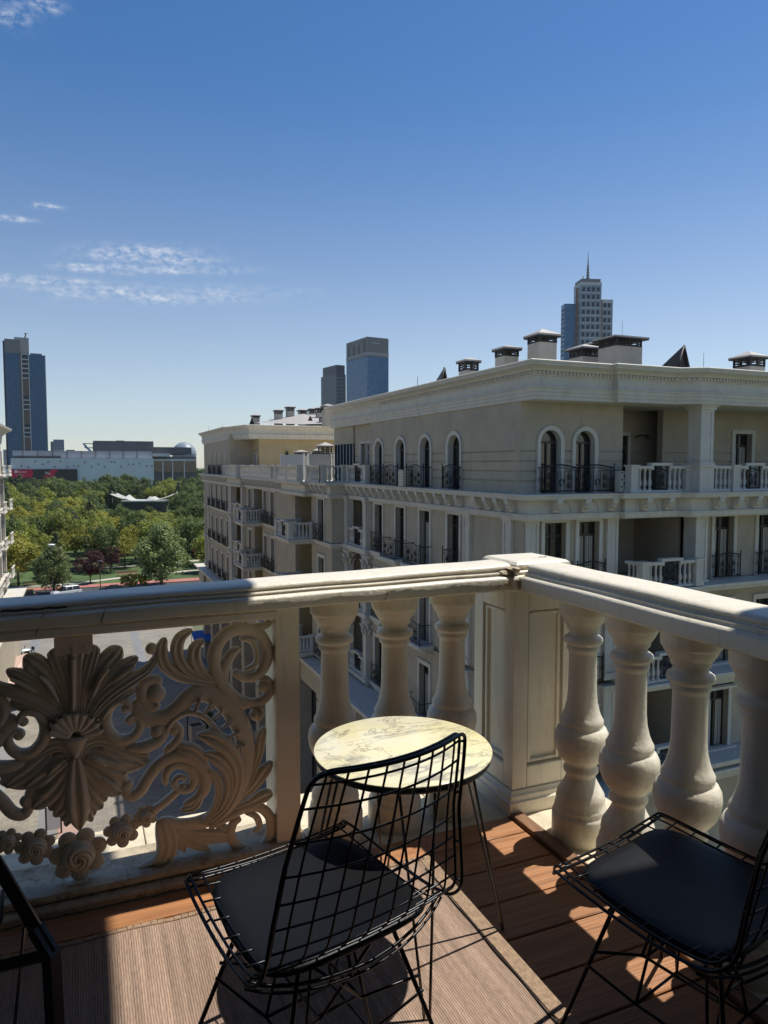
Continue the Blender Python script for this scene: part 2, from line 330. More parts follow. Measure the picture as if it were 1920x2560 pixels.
def wall(fac, u0, u1, z0, z1, holes, name='wall', m=stucco, grooves=(), th=.30, parent=None):
    us = sorted({u0, u1}|{h[k] for h in holes for k in (0, 1) if u0 < h[k] < u1}); zs = {z0, z1}|{h[k] for h in holes for k in (2, 3) if z0 < h[k] < z1}
    gr = []
    for g_ in grooves: zs |= {g_-.028, g_+.028}; gr.append((g_-.028, g_+.028))
    zs = sorted(zs); b = MB()
    for j in range(len(zs)-1):
        zc = (zs[j]+zs[j+1])/2; ing = any(a < zc < c for a, c in gr); run = None
        for i in range(len(us)-1):
            uc = (us[i]+us[i+1])/2
            if any(h[0] < uc < h[1] and h[2] < zc < h[3] for h in holes):
                if run is not None: fac.box(b, run, us[i], zs[j], zs[j+1], -th, -.045 if ing else 0); run = None
            elif run is None: run = us[i]
        if run is not None: fac.box(b, run, us[-1], zs[j], zs[j+1], -th, -.045 if ing else 0)
    return obj(name, b, m, parent or ab)
def arch_pts(c, r, zs, n=14): return [(c+r*math.cos(math.pi*k/n), zs+r*math.sin(math.pi*k/n)) for k in range(n+1)]
def arch_window(fac, c, hw, z0, zs, tw=.15, depth=.26):
    zt = zs+hw
    for sgn in (-1, 1):                                      # spandrels
        ap = [(c+sgn*hw*math.cos(math.pi/2*k/7), zs+hw*math.sin(math.pi/2*k/7)) for k in range(8)]
        poly = ap+[(c, zt+.001), (c+sgn*hw, zt+.001)]
        obj('spandrel', MB().prism(poly, lambda u, z: fac.P(u, -.30, z), lambda u, z: fac.P(u, -.001, z)), stucco, ab)
    ro, ri = hw+tw, hw-.005
    outer = [(c+ro, z0)]+arch_pts(c, ro, zs)+[(c-ro, z0)]; inner = [(c+ri, z0)]+arch_pts(c, ri, zs)+[(c-ri, z0)]
    n = len(outer); v = []
    for d in (-.02, .065): v += [fac.P(u, d, z) for u, z in outer]+[fac.P(u, d-.012*(d > 0), z) for u, z in inner]
    v += [fac.P(u, -.30, z) for u, z in inner]; f = []
    for i in range(n-1):
        f += [(2*n+i, 2*n+i+1, 3*n+i+1, 3*n+i), (i, i+1, 2*n+i+1, 2*n+i), (3*n+i, 3*n+i+1, 4*n+i+1, 4*n+i)]
    w = obj('window', MB().add(v, f), trim, ab)
    gp = [(c+hw, z0)]+arch_pts(c, hw, zs)+[(c-hw, z0)]
    obj('pane', MB().prism(gp, lambda u, z: fac.P(u, -depth-.02, z), lambda u, z: fac.P(u, -depth, z)), glassd, w)
    b = MB(); e = .05
    fac.box(b, c-.03, c+.03, z0, zs, -depth+.001, -depth+.05); fac.box(b, c-hw, c+hw, zs-.04, zs+.04, -depth+.001, -depth+.055)
    for sgn in (-1, 1): fac.box(b, c+sgn*hw, c+sgn*(hw-.06), z0, zs, -depth+.002, -depth+.05)
    b.tube([fac.P(c+(hw-.03)*math.cos(math.pi*k/12), -depth+.03, zs+(hw-.03)*math.sin(math.pi*k/12)) for k in range(13)], .03, 4)
    obj('frame', b, framed, w)
    return w
WR = random.Random(12)
def rect_window(fac, c, hw, z0, z1, tw=.14, depth=.26, lintel=True, fm=framed, gm=glassd, double=True, base=0.0, curt=0):
    b = MB()
    fac.box(b, c-hw-tw, c-hw, z0, z1+tw, base-.02, base+.06); fac.box(b, c+hw, c+hw+tw, z0, z1+tw, base-.02, base+.06); fac.box(b, c-hw, c+hw, z1, z1+tw, base-.02, base+.058)
    if lintel: fac.box(b, c-hw-tw-.03, c+hw+tw+.03, z1+tw+.001, z1+tw+.06, base-.02, base+.10)
    w = obj('window', b, trim, ab)
    b = MB(); fac.box(b, c-hw, c+hw, z0, z1, base-depth-.02, base-depth); obj('pane', b, gm, w)
    b = MB()
    for u in ((-hw, -hw+.07), (hw-.07, hw)) + (((-.04, .04),) if double else ()): fac.box(b, c+u[0], c+u[1], z0, z1, base-depth+.001, base-depth+.05)
    fac.box(b, c-hw, c+hw, z1-.07, z1, base-depth+.001, base-depth+.052); fac.box(b, c-hw, c+hw, z1-.52, z1-.46, base-depth+.001, base-depth+.048)
    obj('frame', b, fm, w)
    if curt or WR.random() < .4:
        b = MB(); 
        for s_ in (-1, 1):
            for k in range(4): u = c+s_*(hw-.1-.09*k); fac.box(b, u-.03, u+.03, z0, z1-.55, base-depth+.0012, base-depth+.012+.008*(k % 2))
        obj('curtain', b, curtain, w)
    return w
# wrought iron railing, built once per width and shared
IRON = {}
def spiral(b, cx, cz, r, turns, d0, sgn, y=0, w=.015):
    pts = [(cx+sgn*r*(1-.8*k/14)*math.cos(d0+turns*2*math.pi*k/14), y, cz+r*(1-.8*k/14)*math.sin(d0+turns*2*math.pi*k/14)) for k in range(15)]
    b.tube(pts, w, 4)
def iron_mesh(w, dep=0.0, h=.88):
    key = (round(w, 2), round(dep, 2), h)
    if key in IRON: return IRON[key]
    b = MB(); hw = w/2
    def front(y, x0, x1):
        n = 12; hx = (x0+x1)/2; L_ = x1-x0
        b.tube([(x0+L_*k/n, y, h+.10*math.sin(math.pi*k/n)**2) for k in range(n+1)], .026, 4); b.tube([(x0, y, .06), (x1, y, .06)], .022, 4)
        b.tube([(x0+L_*k/n, y, h-.10+.10*math.sin(math.pi*k/n)**2) for k in range(n+1)], .012, 4)
        nb = max(4, int(L_/.15))
        for k in range(1, nb): x = x0+L_*k/nb; b.tube([(x, y, .06), (x, y, h-.1)], .012, 4)
        for s_ in (-1, 1):
            for zz, r_ in ((.24, .13), (.54, .14)):
                spiral(b, hx+s_*L_*.24, zz, min(r_, L_*.17), 1.3, 1.2, s_, y); spiral(b, hx+s_*L_*.24, zz+.02, min(r_, L_*.17)*.6, -1.2, -1.0, s_, y)
        spiral(b, hx, .36, .12, 1.0, 0, 1, y); spiral(b, hx, .36, .16, 1.0, 2, -1, y)
    front(-dep, -hw, hw)
    for x in (-hw, hw):
        b.tube([(x, -dep, 0), (x, -dep, h+.10)], .024, 4); b.sphere((x, -dep, h+.13), .032, 6, 4)
        if dep > .1:
            b.tube([(x, 0, h), (x, -dep, h)], .018, 4); b.tube([(x, 0, .06), (x, -dep, .06)], .014, 4)
            for k in range(1, 4): b.tube([(x, -dep*k/4, .06), (x, -dep*k/4, h)], .009, 4)
            spiral(b, x, .45, .1, 1, 0, 1, -dep/2)
    IRON[key] = b.mesh('railing', wiron); return IRON[key]
def railing(fac, c, z, w=1.32, dep=.0, base=.05): obj('railing', iron_mesh(w, dep), None, ab, fac.P(c, base+.03, z), fac.rot())
# small baluster shared by all the building's balconies
sbp = [(.075, 0), (.075, .05), (.05, .07), (.035, .12), (.075, .24), (.072, .32), (.042, .42), (.036, .60), (.05, .66), (.04, .69), (.07, .75), (.07, .80)]
sbal = MB().lathe(sbp, n=8).mesh('baluster', trim)
pierm = MB().box((-.16, -.16, 0), (.16, .16, .93)).box((-.20, -.20, .931), (.20, .20, 1.0)).box((-.19, -.19, 0), (.19, .19, .12)).mesh('pier', trim)
PIERS = set()
def balustrade(p0, p1, z, piers=True, bump=True, grille=True, sp=.22, h=.96, mid=0):
    p0, p1 = Vector((*p0, z)), Vector((*p1, z)); d = p1-p0; L_ = d.length; d.normalize(); nrm = Vector((-d.y, d.x, 0)); ang = math.atan2(d.y, d.x)
    b = MB()
    def bx(a, c, z0, z1, w):
        q = [p0+d*a-nrm*w, p0+d*c-nrm*w, p0+d*c+nrm*w, p0+d*a+nrm*w]
        b.prism([(k.x, k.y) for k in q], lambda x, y: (x, y, z+z0), lambda x, y: (x, y, z+z1))
    gw = .38 if (bump and L_ > 1.7) else 0; mid_ = L_/2
    if gw:
        bx(0, mid_-gw-.12, .86, h, .12); bx(mid_+gw+.12, L_, .86, h, .12); bx(mid_-gw-.119, mid_+gw+.119, .97, 1.07, .12)
        bx(mid_-gw-.12, mid_-gw, .82, .969, .11); bx(mid_+gw, mid_+gw+.12, .82, .969, .11)
    else: bx(0, L_, .86, h, .12)
    o = obj('balustrade', b, trim, ab); b = MB(); bx(0, L_, 0, .08, .10); obj('base_rail', b, trim, o)
    nb = max(1, int(L_/sp))
    for k in range(nb):
        t = (k+.5)*L_/nb
        if gw and abs(t-mid_) < gw+.02: continue
        if t < .2 or t > L_-.2:
            if piers: continue
        q = p0+d*t; obj('baluster', sbal, None, o, (q.x, q.y, z+.07))
    if gw and grille: obj('grille', iron_mesh(gw*2-.06, 0, .72), None, o, tuple(p0+d*mid_+Vector((0, 0, .05))), (0, 0, ang))
    if piers:
        for t in [0, L_]:
            q = p0+d*t; kq = (round(q.x, 1), round(q.y, 1), round(z, 1))
            if kq in PIERS: continue
            PIERS.add(kq); obj('pier', pierm, None, o, (q.x, q.y, z))
    return o
def column(x, y, z0, z1, w=.46, par=None, ped=.95):
    h = w/2; b = MB()
    if ped: b.box((x-h*1.25, y-h*1.25, z0), (x+h*1.25, y+h*1.25, z0+.12)); b.box((x-h*1.12, y-h*1.12, z0+.121), (x+h*1.12, y+h*1.12, z0+ped-.08)); b.box((x-h*1.3, y-h*1.3, z0+ped-.079), (x+h*1.3, y+h*1.3, z0+ped))
    zb = z0+(ped or 0)+.001
    b.box((x-h*1.15, y-h*1.15, zb), (x+h*1.15, y+h*1.15, zb+.1)); b.box((x-h*.92, y-h*.92, zb+.101), (x+h*.92, y+h*.92, z1-.321))
    for s_ in (-1, 1):                                       # raised edges leave a sunk panel on each face
        for r_ in (-1, 1): b.box((x+s_*h, y+r_*h, zb+.102), (x+s_*h*.62, y+r_*h*.62, z1-.322))
    b.box((x-h*1.02, y-h*1.02, z1-.32), (x+h*1.02, y+h*1.02, z1-.22)); b.box((x-h*1.2, y-h*1.2, z1-.219), (x+h*1.2, y+h*1.2, z1-.12)); b.box((x-h*1.36, y-h*1.36, z1-.119), (x+h*1.36, y+h*1.36, z1-.002))
    return obj('column', b, trim, ab)
def pilaster(fac, c, z0, z1, w=.56, out=.13):
    b = MB(); h = w/2
    fac.box(b, c-h*.9, c+h*.9, z0+.25, z1-.3, 0, out*.72)
    for s_ in (-1, 1): fac.box(b, c+s_*h*.95, c+s_*h*.6, z0+.251, z1-.301, .001, out)
    fac.box(b, c-h*1.05, c+h*1.05, z0, z0+.249, 0, out*1.25); fac.box(b, c-h, c+h, z1-.299, z1-.2, 0, out*1.1); fac.box(b, c-h*1.15, c+h*1.15, z1-.199, z1-.1, 0, out*1.5); fac.box(b, c-h*1.3, c+h*1.3, z1-.099, z1-.002, 0, out*1.9)
    obj('pilaster', b, trim, ab)
def sill_slab(fac, c, z, w, dep, base=0.0):
    b = MB(); fac.box(b, c-w/2, c+w/2, z-.14, z-.004, base-.02, base+dep); fac.box(b, c-w/2+.08, c+w/2-.08, z-.26, z-.141, base-.02, base+dep*.8); fac.box(b, c-w/2+.3, c+w/2-.3, z-.42, z-.261, base-.02, base+dep*.4)
    obj('balcony_slab', b, trim, ab)

# cores and floors
obj('core', MB().box((16.2, 23.2, G), (44, 40.9, 4.6)), stucco, ab)
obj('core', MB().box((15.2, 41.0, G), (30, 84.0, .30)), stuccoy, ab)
obj('core', MB().box((13.0, 68.0, .56), (30, 83.2, 4.4)), stucco, ab)
for z in FL:
    obj('floor_slab', MB().box((14.1, 20.95, z-.22), (16.19, 37.95, z-.03)), stucco, ab); obj('floor_slab', MB().box((16.191, 20.96, z-.22), (44, 23.19, z-.03)), stucco, ab)
    if z < 0: obj('floor_slab', MB().box((13.05, 38.2, z-.22), (15.19, 83.9, z-.03)), stucco, ab)
# ---- top storey
ZT = 3.78
gro = [.98, 1.33, 1.68, 2.03]
wa = [25.57, 28.22, 30.88, 33.55]
H = [(c-.5, c+.5, .55, 2.77+.001) for c in wa]
wall(W_, YS+.3005, 34.75, .55, ZT, H, grooves=gro)
for c in wa: arch_window(W_, c, .50, .55, 2.27)
railing(W_, wa[0], .57, 1.36, .12); railing(W_, wa[3], .57, 1.36, .12); railing(W_, wa[1]+.05, .57, 1.7, .42); railing(W_, wa[2]+.1, .57, 1.7, .42)
def lattice_box(fac, u0, u1, z0, z1, d0, d1):
    b = MB(); fac.box(b, u0, u1, z0, z1, d0, d1); o = obj('lattice_cover', b, lattice, ab); b = MB(); n = 7
    for i in range(n):
        for j in range(n-1):
            if (i+j) % 2: fac.box(b, u0+(u1-u0)*(i+.25)/n, u0+(u1-u0)*(i+.8)/n, z0+(z1-z0)*(j+.25)/(n-1), z0+(z1-z0)*(j+.8)/(n-1), d1+.001, d1+.004)
    q = obj('lattice_hole', b, louv, o); q['kind'] = 'stuff'
lattice_box(W_, 29.55, 30.05, .57, 1.32, .12, .5)
# columned end of the west side
wall(Fac('W', XW+.25), 34.751, 37.70, .55, ZT, [(35.05, 36.75, .55, 2.72)], grooves=[1.33, 1.68, 2.03])
for c in (35.47, 36.33): rect_window(Fac('W', XW+.25), c, .36, .55, 2.72, .10, lintel=False, fm=framew)
balustrade((XW-.12, 37.6), (XW-.12, 34.95), .55)
b = MB(); f2 = Fac('W', XW+.15)
f2.box(b, 37.72, 41.0, 2.75, ZT, -.3, 0); obj('wall', b, stucco, ab)
b = MB(); f2.box(b, 37.75, 41.0, .55, 2.749, -.3, -.1); gl = obj('glass_wall', b, glassb, ab)
for k in range(7): b = MB(); f2.box(b, 37.75+.53*k, 37.80+.53*k, .55, 2.748, -.099, -.02); obj('mullion', b, framed, gl)
# south side
sa = [15.22, 16.72]
wall(S_, XW, 18.45, .55, ZT, [(c-.43, c+.43, .55, 2.781) for c in sa], grooves=gro)
for c in sa: arch_window(S_, c, .43, .55, 2.35, .145)
railing(S_, 15.45, .57, 1.55, .25); railing(S_, 17.02, .57, 1.55, .25)
lattice_box(S_, 17.85, 18.6, .57, 1.33, .30, .62)
wall(Fac('W', 18.45), YS+.301, 23.19, .55, ZT, [], 'loggia_wall', th=.2)
wall(Fac('S', 23.15), 18.46, 21.5, .55, ZT, [(19.7, 20.75, .55, 2.75)], 'loggia_wall', grooves=gro, th=.05)
rect_window(Fac('S', 23.15), 20.22, .50, .55, 2.75, .14, depth=.04, lintel=False)
YD = 22.0
wall(Fac('S', YD), 21.5, 44, .55, ZT, [(c-.5, c+.5, .55, 2.86) for c in (23.55, 25.95, 28.4, 31.0, 34.0)], grooves=gro)
for c in (23.55, 25.95, 28.4, 31.0, 34.0): rect_window(Fac('S', YD), c, .50, .55, 2.86, .17, lintel=False)
b = MB(); b.tube([(20.9, 22.9, 2.7), (20.9, 22.5, 2.75), (21.05, 22.4, 2.72)], .03, 6); b.sphere((21.05, 22.38, 2.68), .10, 8, 5); obj('wall_lamp', b, wiron, ab)
YB = 19.75
column(21.15, YB+.02, .55, ZT, .62, ped=1.0)
balustrade((18.15, YB+.25), (20.75, YB+.25), .55)
balustrade((21.62, YB), (22.75, YB), .55, bump=False, piers=False); balustrade((22.85, YB), (24.95, YB), .55); balustrade((25.05, YB), (27.2, YB), .55); balustrade((27.3, YB), (29.4, YB), .55)
column(30.0, YB, .55, ZT, .62, ped=1.0); balustrade((30.6, YB), (33.2, YB), .55)
# top cornice
cpath = [(XW-.06, 41.0), (XW-.06, 19.95), (17.2, 19.95), (17.2, 19.72), (19.75, 19.72), (20.5, 19.25), (44, 19.25)]
cprof = [(-3.2, 3.74), (0, 3.74), (.0, 3.86), (.035, 3.862), (.04, 3.99), (.075, 3.992), (.08, 4.10), (.12, 4.12), (.12, 4.16), (.05, 4.18), (.05, 4.50), (.085, 4.51), (.085, 4.545), (.10, 4.55), (.10, 4.66), (.18, 4.665), (.20, 4.70), (.24, 4.74), (.36, 4.80), (.42, 4.82), (.42, 4.87), (.45, 4.90), (.47, 4.96), (.44, 4.99), (-.3, 5.0), (-3.2, 4.98)]
obj('cornice', MB().mould(cpath, cprof, -1 if False else 1), trim, ab)
den = MB().box((-.035, -.05, 0), (.035, .03, .10)).mesh('dentil', trim)
def run_along(path, sp, fn):
    for (ax, ay), (bx_, by) in zip(path[:-1], path[1:]):
        d = Vector((bx_-ax, by-ay)); L_ = d.length; n_ = int(L_/sp)
        if L_ < sp*1.5: continue
        d.normalize(); nr = Vector((d.y, -d.x)); ang = math.atan2(d.y, d.x)
        for k in range(n_): t = (k+.5)*L_/n_; fn(ax+d.x*t, ay+d.y*t, nr, ang)
DB = MB()
def dent(x, y, nr, ang):
    if y > 33 or x > 32: return
    c, s_ = math.cos(ang), math.sin(ang)
    q = [(-.035, -.10), (.035, -.10), (.035, -.17), (-.035, -.17)]
    DB.prism([(x+c*a-s_*e, y+s_*a+c*e) for a, e in q], lambda X, Y: (X, Y, 4.557), lambda X, Y: (X, Y, 4.645))
run_along(cpath, .15, dent)
o = obj('dentil_course', DB, trim, ab); o['kind'] = 'stuff'
obj('roof', MB().box((14.6, 20.6, 4.60), (43.9, 40.8, 4.97)), roofm, ab)
# ledge and frieze under the top storey
lpath = [(XW-.05, 37.95), (XW-.05, 20.25), (17.9, 20.25), (17.9, 20.02), (20.3, 20.02), (20.6, 19.62), (44, 19.62)]
lprof = [(-2.1, .20), (.0, -.37), (.10, -.37), (.12, -.33), (.16, -.31), (.16, -.20), (.20, -.18), (.20, -.14), (.06, -.13), (.06, .30), (.14, .32), (.42, .36), (.46, .40), (.46, .47), (.50, .50), (.50, .545), (-2.1, .549)]
obj('ledge', MB().mould(lpath, lprof), trim, ab)
mod = MB()
mod.prism([(0, .34), (-.40, .34), (-.41, .26), (-.36, .20), (-.26, .16), (-.22, .02), (-.16, -.06), (-.10, -.09), (0, -.12)], lambda y, z: (-.11, y, z), lambda y, z: (.11, y, z))
mod.tube([(-.12, -.36, .28), (.12, -.36, .28)], .05, 8); mod.tube([(-.115, -.14, -.04), (.115, -.14, -.04)], .04, 8)
for k in range(4): mod.tube([(-.09+.06*k, -.37+.02*abs(k-1.5), .20), (-.08+.053*k, -.27, .10), (-.06+.04*k, -.20, -.02)], [.02, .03, .012], 5)
mod.box((-.14, -.42, .345), (.14, 0, .40))
modm = mod.mesh('modillion', trim)
archm = MB().tube([(.30*math.cos(math.pi*k/10), -.075, -.10+.36*math.sin(math.pi*k/10)) for k in range(11)], .022, 4).mesh('frieze_arch', trim)
def modil(x, y, nr, ang):
    if x > 31: return
    obj('modillion', modm, None, ab, (x+nr.x*.05, y+nr.y*.05, 0), (0, 0, math.atan2(nr.y, nr.x)+math.pi/2))
    if ang > -.3: obj('frieze_arch', archm, None, ab, (x+.45, y, 0))
run_along([(XW-.05, 37.6), (XW-.05, 24.2)], .86, modil); run_along([(XW-.05, 23.6), (XW-.05, 20.6)], .74, modil)
run_along([(14.3, 20.25), (17.9, 20.25)], .9, modil); run_along([(18.1, 20.02), (20.2, 20.02)], 1.0, modil); run_along([(21.2, 19.62), (31, 19.62)], .98, modil)
# ---- storeys below
for li, z in enumerate(FL[1:]):
    zt = FL[li]-.20 if li else -.02; zw = z+2.42
    wall(W_, YS2+.301, 34.6, z, zt, [(c-.5, c+.5, z, zw) for c in wa], name='wall')
    for c in wa: rect_window(W_, c, .50, z, zw, .15, curt=(c == wa[1]))
    for c in (24.37, 21.45): pilaster(W_, c, z, zt-.18 if li == 0 else zt)
    railing(W_, wa[0], z+.02, 1.30, .10); railing(W_, wa[3], z+.02, 1.30, .10); railing(W_, wa[1]+.1, z+.02, 1.75, .55); railing(W_, wa[2]+.1, z+.02, 1.75, .55)
    for c in (wa[1]+.1, wa[2]+.1): sill_slab(W_, c, z, 2.05, .72)
    for c in (wa[0], wa[3]): sill_slab(W_, c, z, 1.6, .22)
    # column loggia at the end
    wall(Fac('W', XW+.7), 34.6, 38.0, z, zt, [(35.3, 37.1, z, z+2.5)], 'loggia_wall')
    for c in (35.76, 36.64): rect_window(Fac('W', XW+.7), c, .36, z, z+2.5, .09, lintel=False, fm=framew)
    for y in (34.85, 37.75): column(XW-.12, y, z, zt if li else -.2, .42, ped=0)
    if li: 
        for y in (34.85, 37.75):                             # leafy capitals of the giant order
            b = MB()
            b.lathe([(.24, zt-.95), (.25, zt-.6), (.30, zt-.3), (.40, zt-.12)], (XW-.12, y, 0), 16)
            for j in range(2):
                for k in range(8):
                    a = 2*math.pi*(k+.5*j)/8; r0_ = .25+.04*j; c_, s_ = math.cos(a), math.sin(a); z_ = zt-.92+.30*j
                    b.tube([(XW-.12+c_*r0_, y+s_*r0_, z_), (XW-.12+c_*(r0_+.05), y+s_*(r0_+.05), z_+.18), (XW-.12+c_*(r0_+.12), y+s_*(r0_+.12), z_+.28), (XW-.12+c_*(r0_+.15), y+s_*(r0_+.15), z_+.22)], [.06, .075, .05, .02], 5)
            obj('capital', b, trim, ab)['kind'] = 'stuff'
    balustrade((XW-.15, 37.45), (XW-.15, 35.15), z, piers=False)
    b = MB(); W_.box(b, 34.4, 38.0, z-.20, z-.002, -.7, .45); W_.box(b, 34.5, 38.0, z-.34, z-.201, -.7, .30); obj('balcony_slab', b, trim, ab)
    # south side
    so_ = [15.25, 16.72]
    wall(SL, XW, 18.05, z, zt, [(c-.45, c+.45, z, zw) for c in so_])
    for c in so_: rect_window(SL, c, .45, z, zw, .15); railing(SL, c, z+.02, 1.22, .12)
    for c in (14.25, 17.72): pilaster(SL, c, z, zt-.18 if li == 0 else zt, .52)
    wall(Fac('W', 18.05), YS2+.301, 23.19, z, zt, [], 'loggia_wall', th=.2)
    wall(Fac('S', 23.15), 18.06, 21.2, z, zt, [(18.5, 19.4, z, z+2.3)], 'loggia_wall', th=.05)
    rect_window(Fac('S', 23.15), 18.95, .44, z, z+2.3, .12, depth=.04, lintel=False)
    lattice_box(Fac('S', 22.6), 18.1, 18.5, z+.5, z+3.0, .0, .3)
    wall(Fac('W', 21.2), YS2+.301, 23.19, z, zt, [], 'loggia_wall', th=.2)
    column(21.45, 20.15, z, zt-.16 if li == 0 else zt, .60, ped=0)
    balustrade((18.3, 20.3), (18.3, 19.6), z, bump=False, piers=False); balustrade((18.35, 19.55), (20.9, 19.55), z)
    wall(SL, 21.75, 44, z, zt, [(c-.52, c+.52, z, zw) for c in (23.35, 25.75, 28.3, 31, 34)])
    for c in (23.35, 25.75, 28.3, 31, 34):
        rect_window(SL, c, .52, z, zw, .16, curt=(li == 0)); 
        if li == 0: railing(SL, c, z+.02, 1.36, .18)
        else:
            b = MB(); SL.box(b, c-.75, c+.75, z-.95, z-.05, .0, .10); SL.box(b, c-.85, c+.85, z-.049, z+.04, .0, .22); SL.box(b, c-.8, c+.8, z-1.06, z-.951, .0, .20); pn = obj('window_panel', b, trim, ab)
            b = MB()
            for k in range(-3, 4): b.tube([SL.P(c+.16*k, .11, z-.5), SL.P(c+.16*k+.05, .13, z-.5+.12*math.cos(k*2.2)), SL.P(c+.16*k+.1, .11, z-.5-.05)], .025, 5)
            for k in range(4): a = math.pi/2*k; b.tube([SL.P(c, .11, z-.5), SL.P(c+.17*math.cos(a), .13, z-.5+.13*math.sin(a)), SL.P(c+.24*math.cos(a+.5), .11, z-.5+.16*math.sin(a+.5))], .03, 5)
            obj('relief', b, trim, pn)['kind'] = 'stuff'
    b = MB(); b.mould([(18.06, 20.55), (18.06, 19.42), (21.0, 19.42), (21.0, 19.55), (44, 19.55)], [(-1.5, z-.30), (-.05, z-.30), (.0, z-.28), (.02, z-.20), (.10, z-.16), (.12, z-.12), (.12, z-.03), (-1.5, z-.028)]); obj('floor_ledge', b, trim, ab)
# ---- middle and far part, west side
mw = [39.9, 51.5, 53.75, 59.2]; fw_ = [69.35, 72.3, 75.2, 78.1]
for li, z in enumerate(FL[1:]):
    zt = FL[li]-.20 if li else -.02; zw = z+2.42
    holes = [(c-.55, c+.55, z, zw) for c in mw]+[(41.85, 45.5, z, zt), (54.9, 57.75, z, zt), (60.9, 66.8, z, zt)]+[(c-.48, c+.48, z, zw) for c in fw_]
    wall(M_, 38.0005, 83.6, z, zt, holes)
    wall(Fac('S', 38.0), XM+.301, XW+.69, z, zt, [])
    for c in mw: rect_window(M_, c, .55, z, zw, .17)
    for c in fw_: rect_window(M_, c, .48, z, zw, .15); railing(M_, c, z+.02, 1.5, .30)
    for u0, u1 in ((41.85, 45.5), (54.9, 57.75), (60.9, 66.8)):
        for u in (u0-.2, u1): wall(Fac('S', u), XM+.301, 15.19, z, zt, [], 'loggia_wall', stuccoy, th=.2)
    rect_window(Fac('W', 15.2), 44.4, .5, z, z+2.3, .12, depth=.02, lintel=False); rect_window(Fac('W', 15.2), 64.5, .5, z, z+2.3, .12, depth=.02, lintel=False)
    for k in range(2 if li == 0 else 1):
        b = MB(); M_.box(b, 55.3, 56.2, z+1.35+.85*k, z+2.0+.85*k, -1.2, -.85); a_ = obj('air_conditioner', b, acm, ab)
        b = MB(); b.tube([M_.P(55.62+.24*math.cos(2*math.pi*q/12), -.848, z+1.68+.85*k+.24*math.sin(2*math.pi*q/12)) for q in range(12)], .03, 4, True); obj('fan_guard', b, louv, a_)
    for c in (51.5, 53.75, 59.2, 39.9): railing(M_, c, z+.02, 1.45, .22)
    for (ya, yb, xa) in ((41.3, 44.3, 11.42), (54.6, 57.7, 11.42)):
        obj('balcony_slab', MB().mould([(XM+.3, ya-.15), (xa-.12, ya-.15), (xa-.12, yb+.15), (XM+.3, yb+.15)], [(-1.4, z-.34), (-.10, z-.34), (-.06, z-.26), (0, z-.22), (.03, z-.16), (.10, z-.13), (.10, z-.03), (-1.4, z-.028)], -1), trim, ab)
        balustrade((XM-.15, ya), (xa, ya), z, bump=False); balustrade((xa, ya), (xa, yb), z, piers=False); balustrade((xa, yb), (XM-.15, yb), z, bump=False)
    if li != 1:                                              # small iron tables and chairs left on the balconies, seen as dark lace
        pass
    for y in (61.3, 66.3): column(XM-.05, y, z, zt, .55, ped=0)
    balustrade((XM-.1, 66.0), (XM-.1, 61.6), z, piers=False)
    for c in (68.0, 80.2, 82.6): pilaster(M_, c, z, zt, .62)
    b = MB(); b.mould([(XM, 83.6), (XM, 38.0), (XW+.6, 38.0)], [(-.25, z-.30), (.0, z-.30), (.03, z-.22), (.12, z-.17), (.14, z-.13), (.14, z-.03), (-.25, z-.028)], 1); obj('floor_ledge', b, trim, ab)
# ledge, frieze and terrace over the middle part
mp_ = [(XM-.05, 84.2), (XM-.05, 66.6), (XM-.45, 66.6), (XM-.45, 60.7), (XM-.05, 60.7), (XM-.05, 46.6), (XM-.55, 46.6), (XM-.55, 41.3), (XM-.05, 41.3), (XM-.05, 37.95), (XW+.6, 37.95)]
obj('ledge', MB().mould(mp_, lprof), trim, ab)
for run_ in (((XM-.05, 83.5), (XM-.05, 67.0)), ((XM-.05, 60.2), (XM-.05, 47.2)), ((XM-.05, 41.0), (XM-.05, 38.4))): run_along(run_, .86, modil)
obj('terrace_floor', MB().box((13.0, 38.1, .32), (30, 67.9, .535)), stone, ab)
tp = [(XM-.35, 67.4), (XM-.35, 66.9), (XM-.75, 66.6), (XM-.75, 63.6), (XM-.75, 60.8), (XM-.38, 60.6), (XM-.38, 57.0), (XM-.38, 53.4), (XM-.38, 50.0), (XM-.38, 46.9), (XM-.88, 46.6), (XM-.88, 44.0), (XM-.88, 41.5), (XM-.38, 41.2), (XM-.38, 38.5)]
for a, c in zip(tp[:-1], tp[1:]):
    if (Vector(a)-Vector(c)).length > .9: balustrade(a, c, .55, bump=False)
balustrade((XM-.38, 38.4), (XW-.2, 38.2), .55, bump=False)
for (x0_, y0_, x1_, y1_) in ((13.3, 50.5, 13.3, 44.7), (13.5, 44.45, 15.1, 44.45), (15.3, 44.45, 17.2, 44.45)):
    b = MB(); b.box((min(x0_, x1_), min(y0_, y1_), .56), (max(x0_, x1_)+.04, max(y0_, y1_)+.04, 2.25)); sc_ = obj('terrace_screen', b, frost, ab)
    for xx_, yy_ in ((x0_, y0_), (x1_, y1_)): obj('screen_post', MB().box((xx_-.03, yy_-.05, .555), (xx_+.065, yy_+.065, 2.3)), framew, sc_)
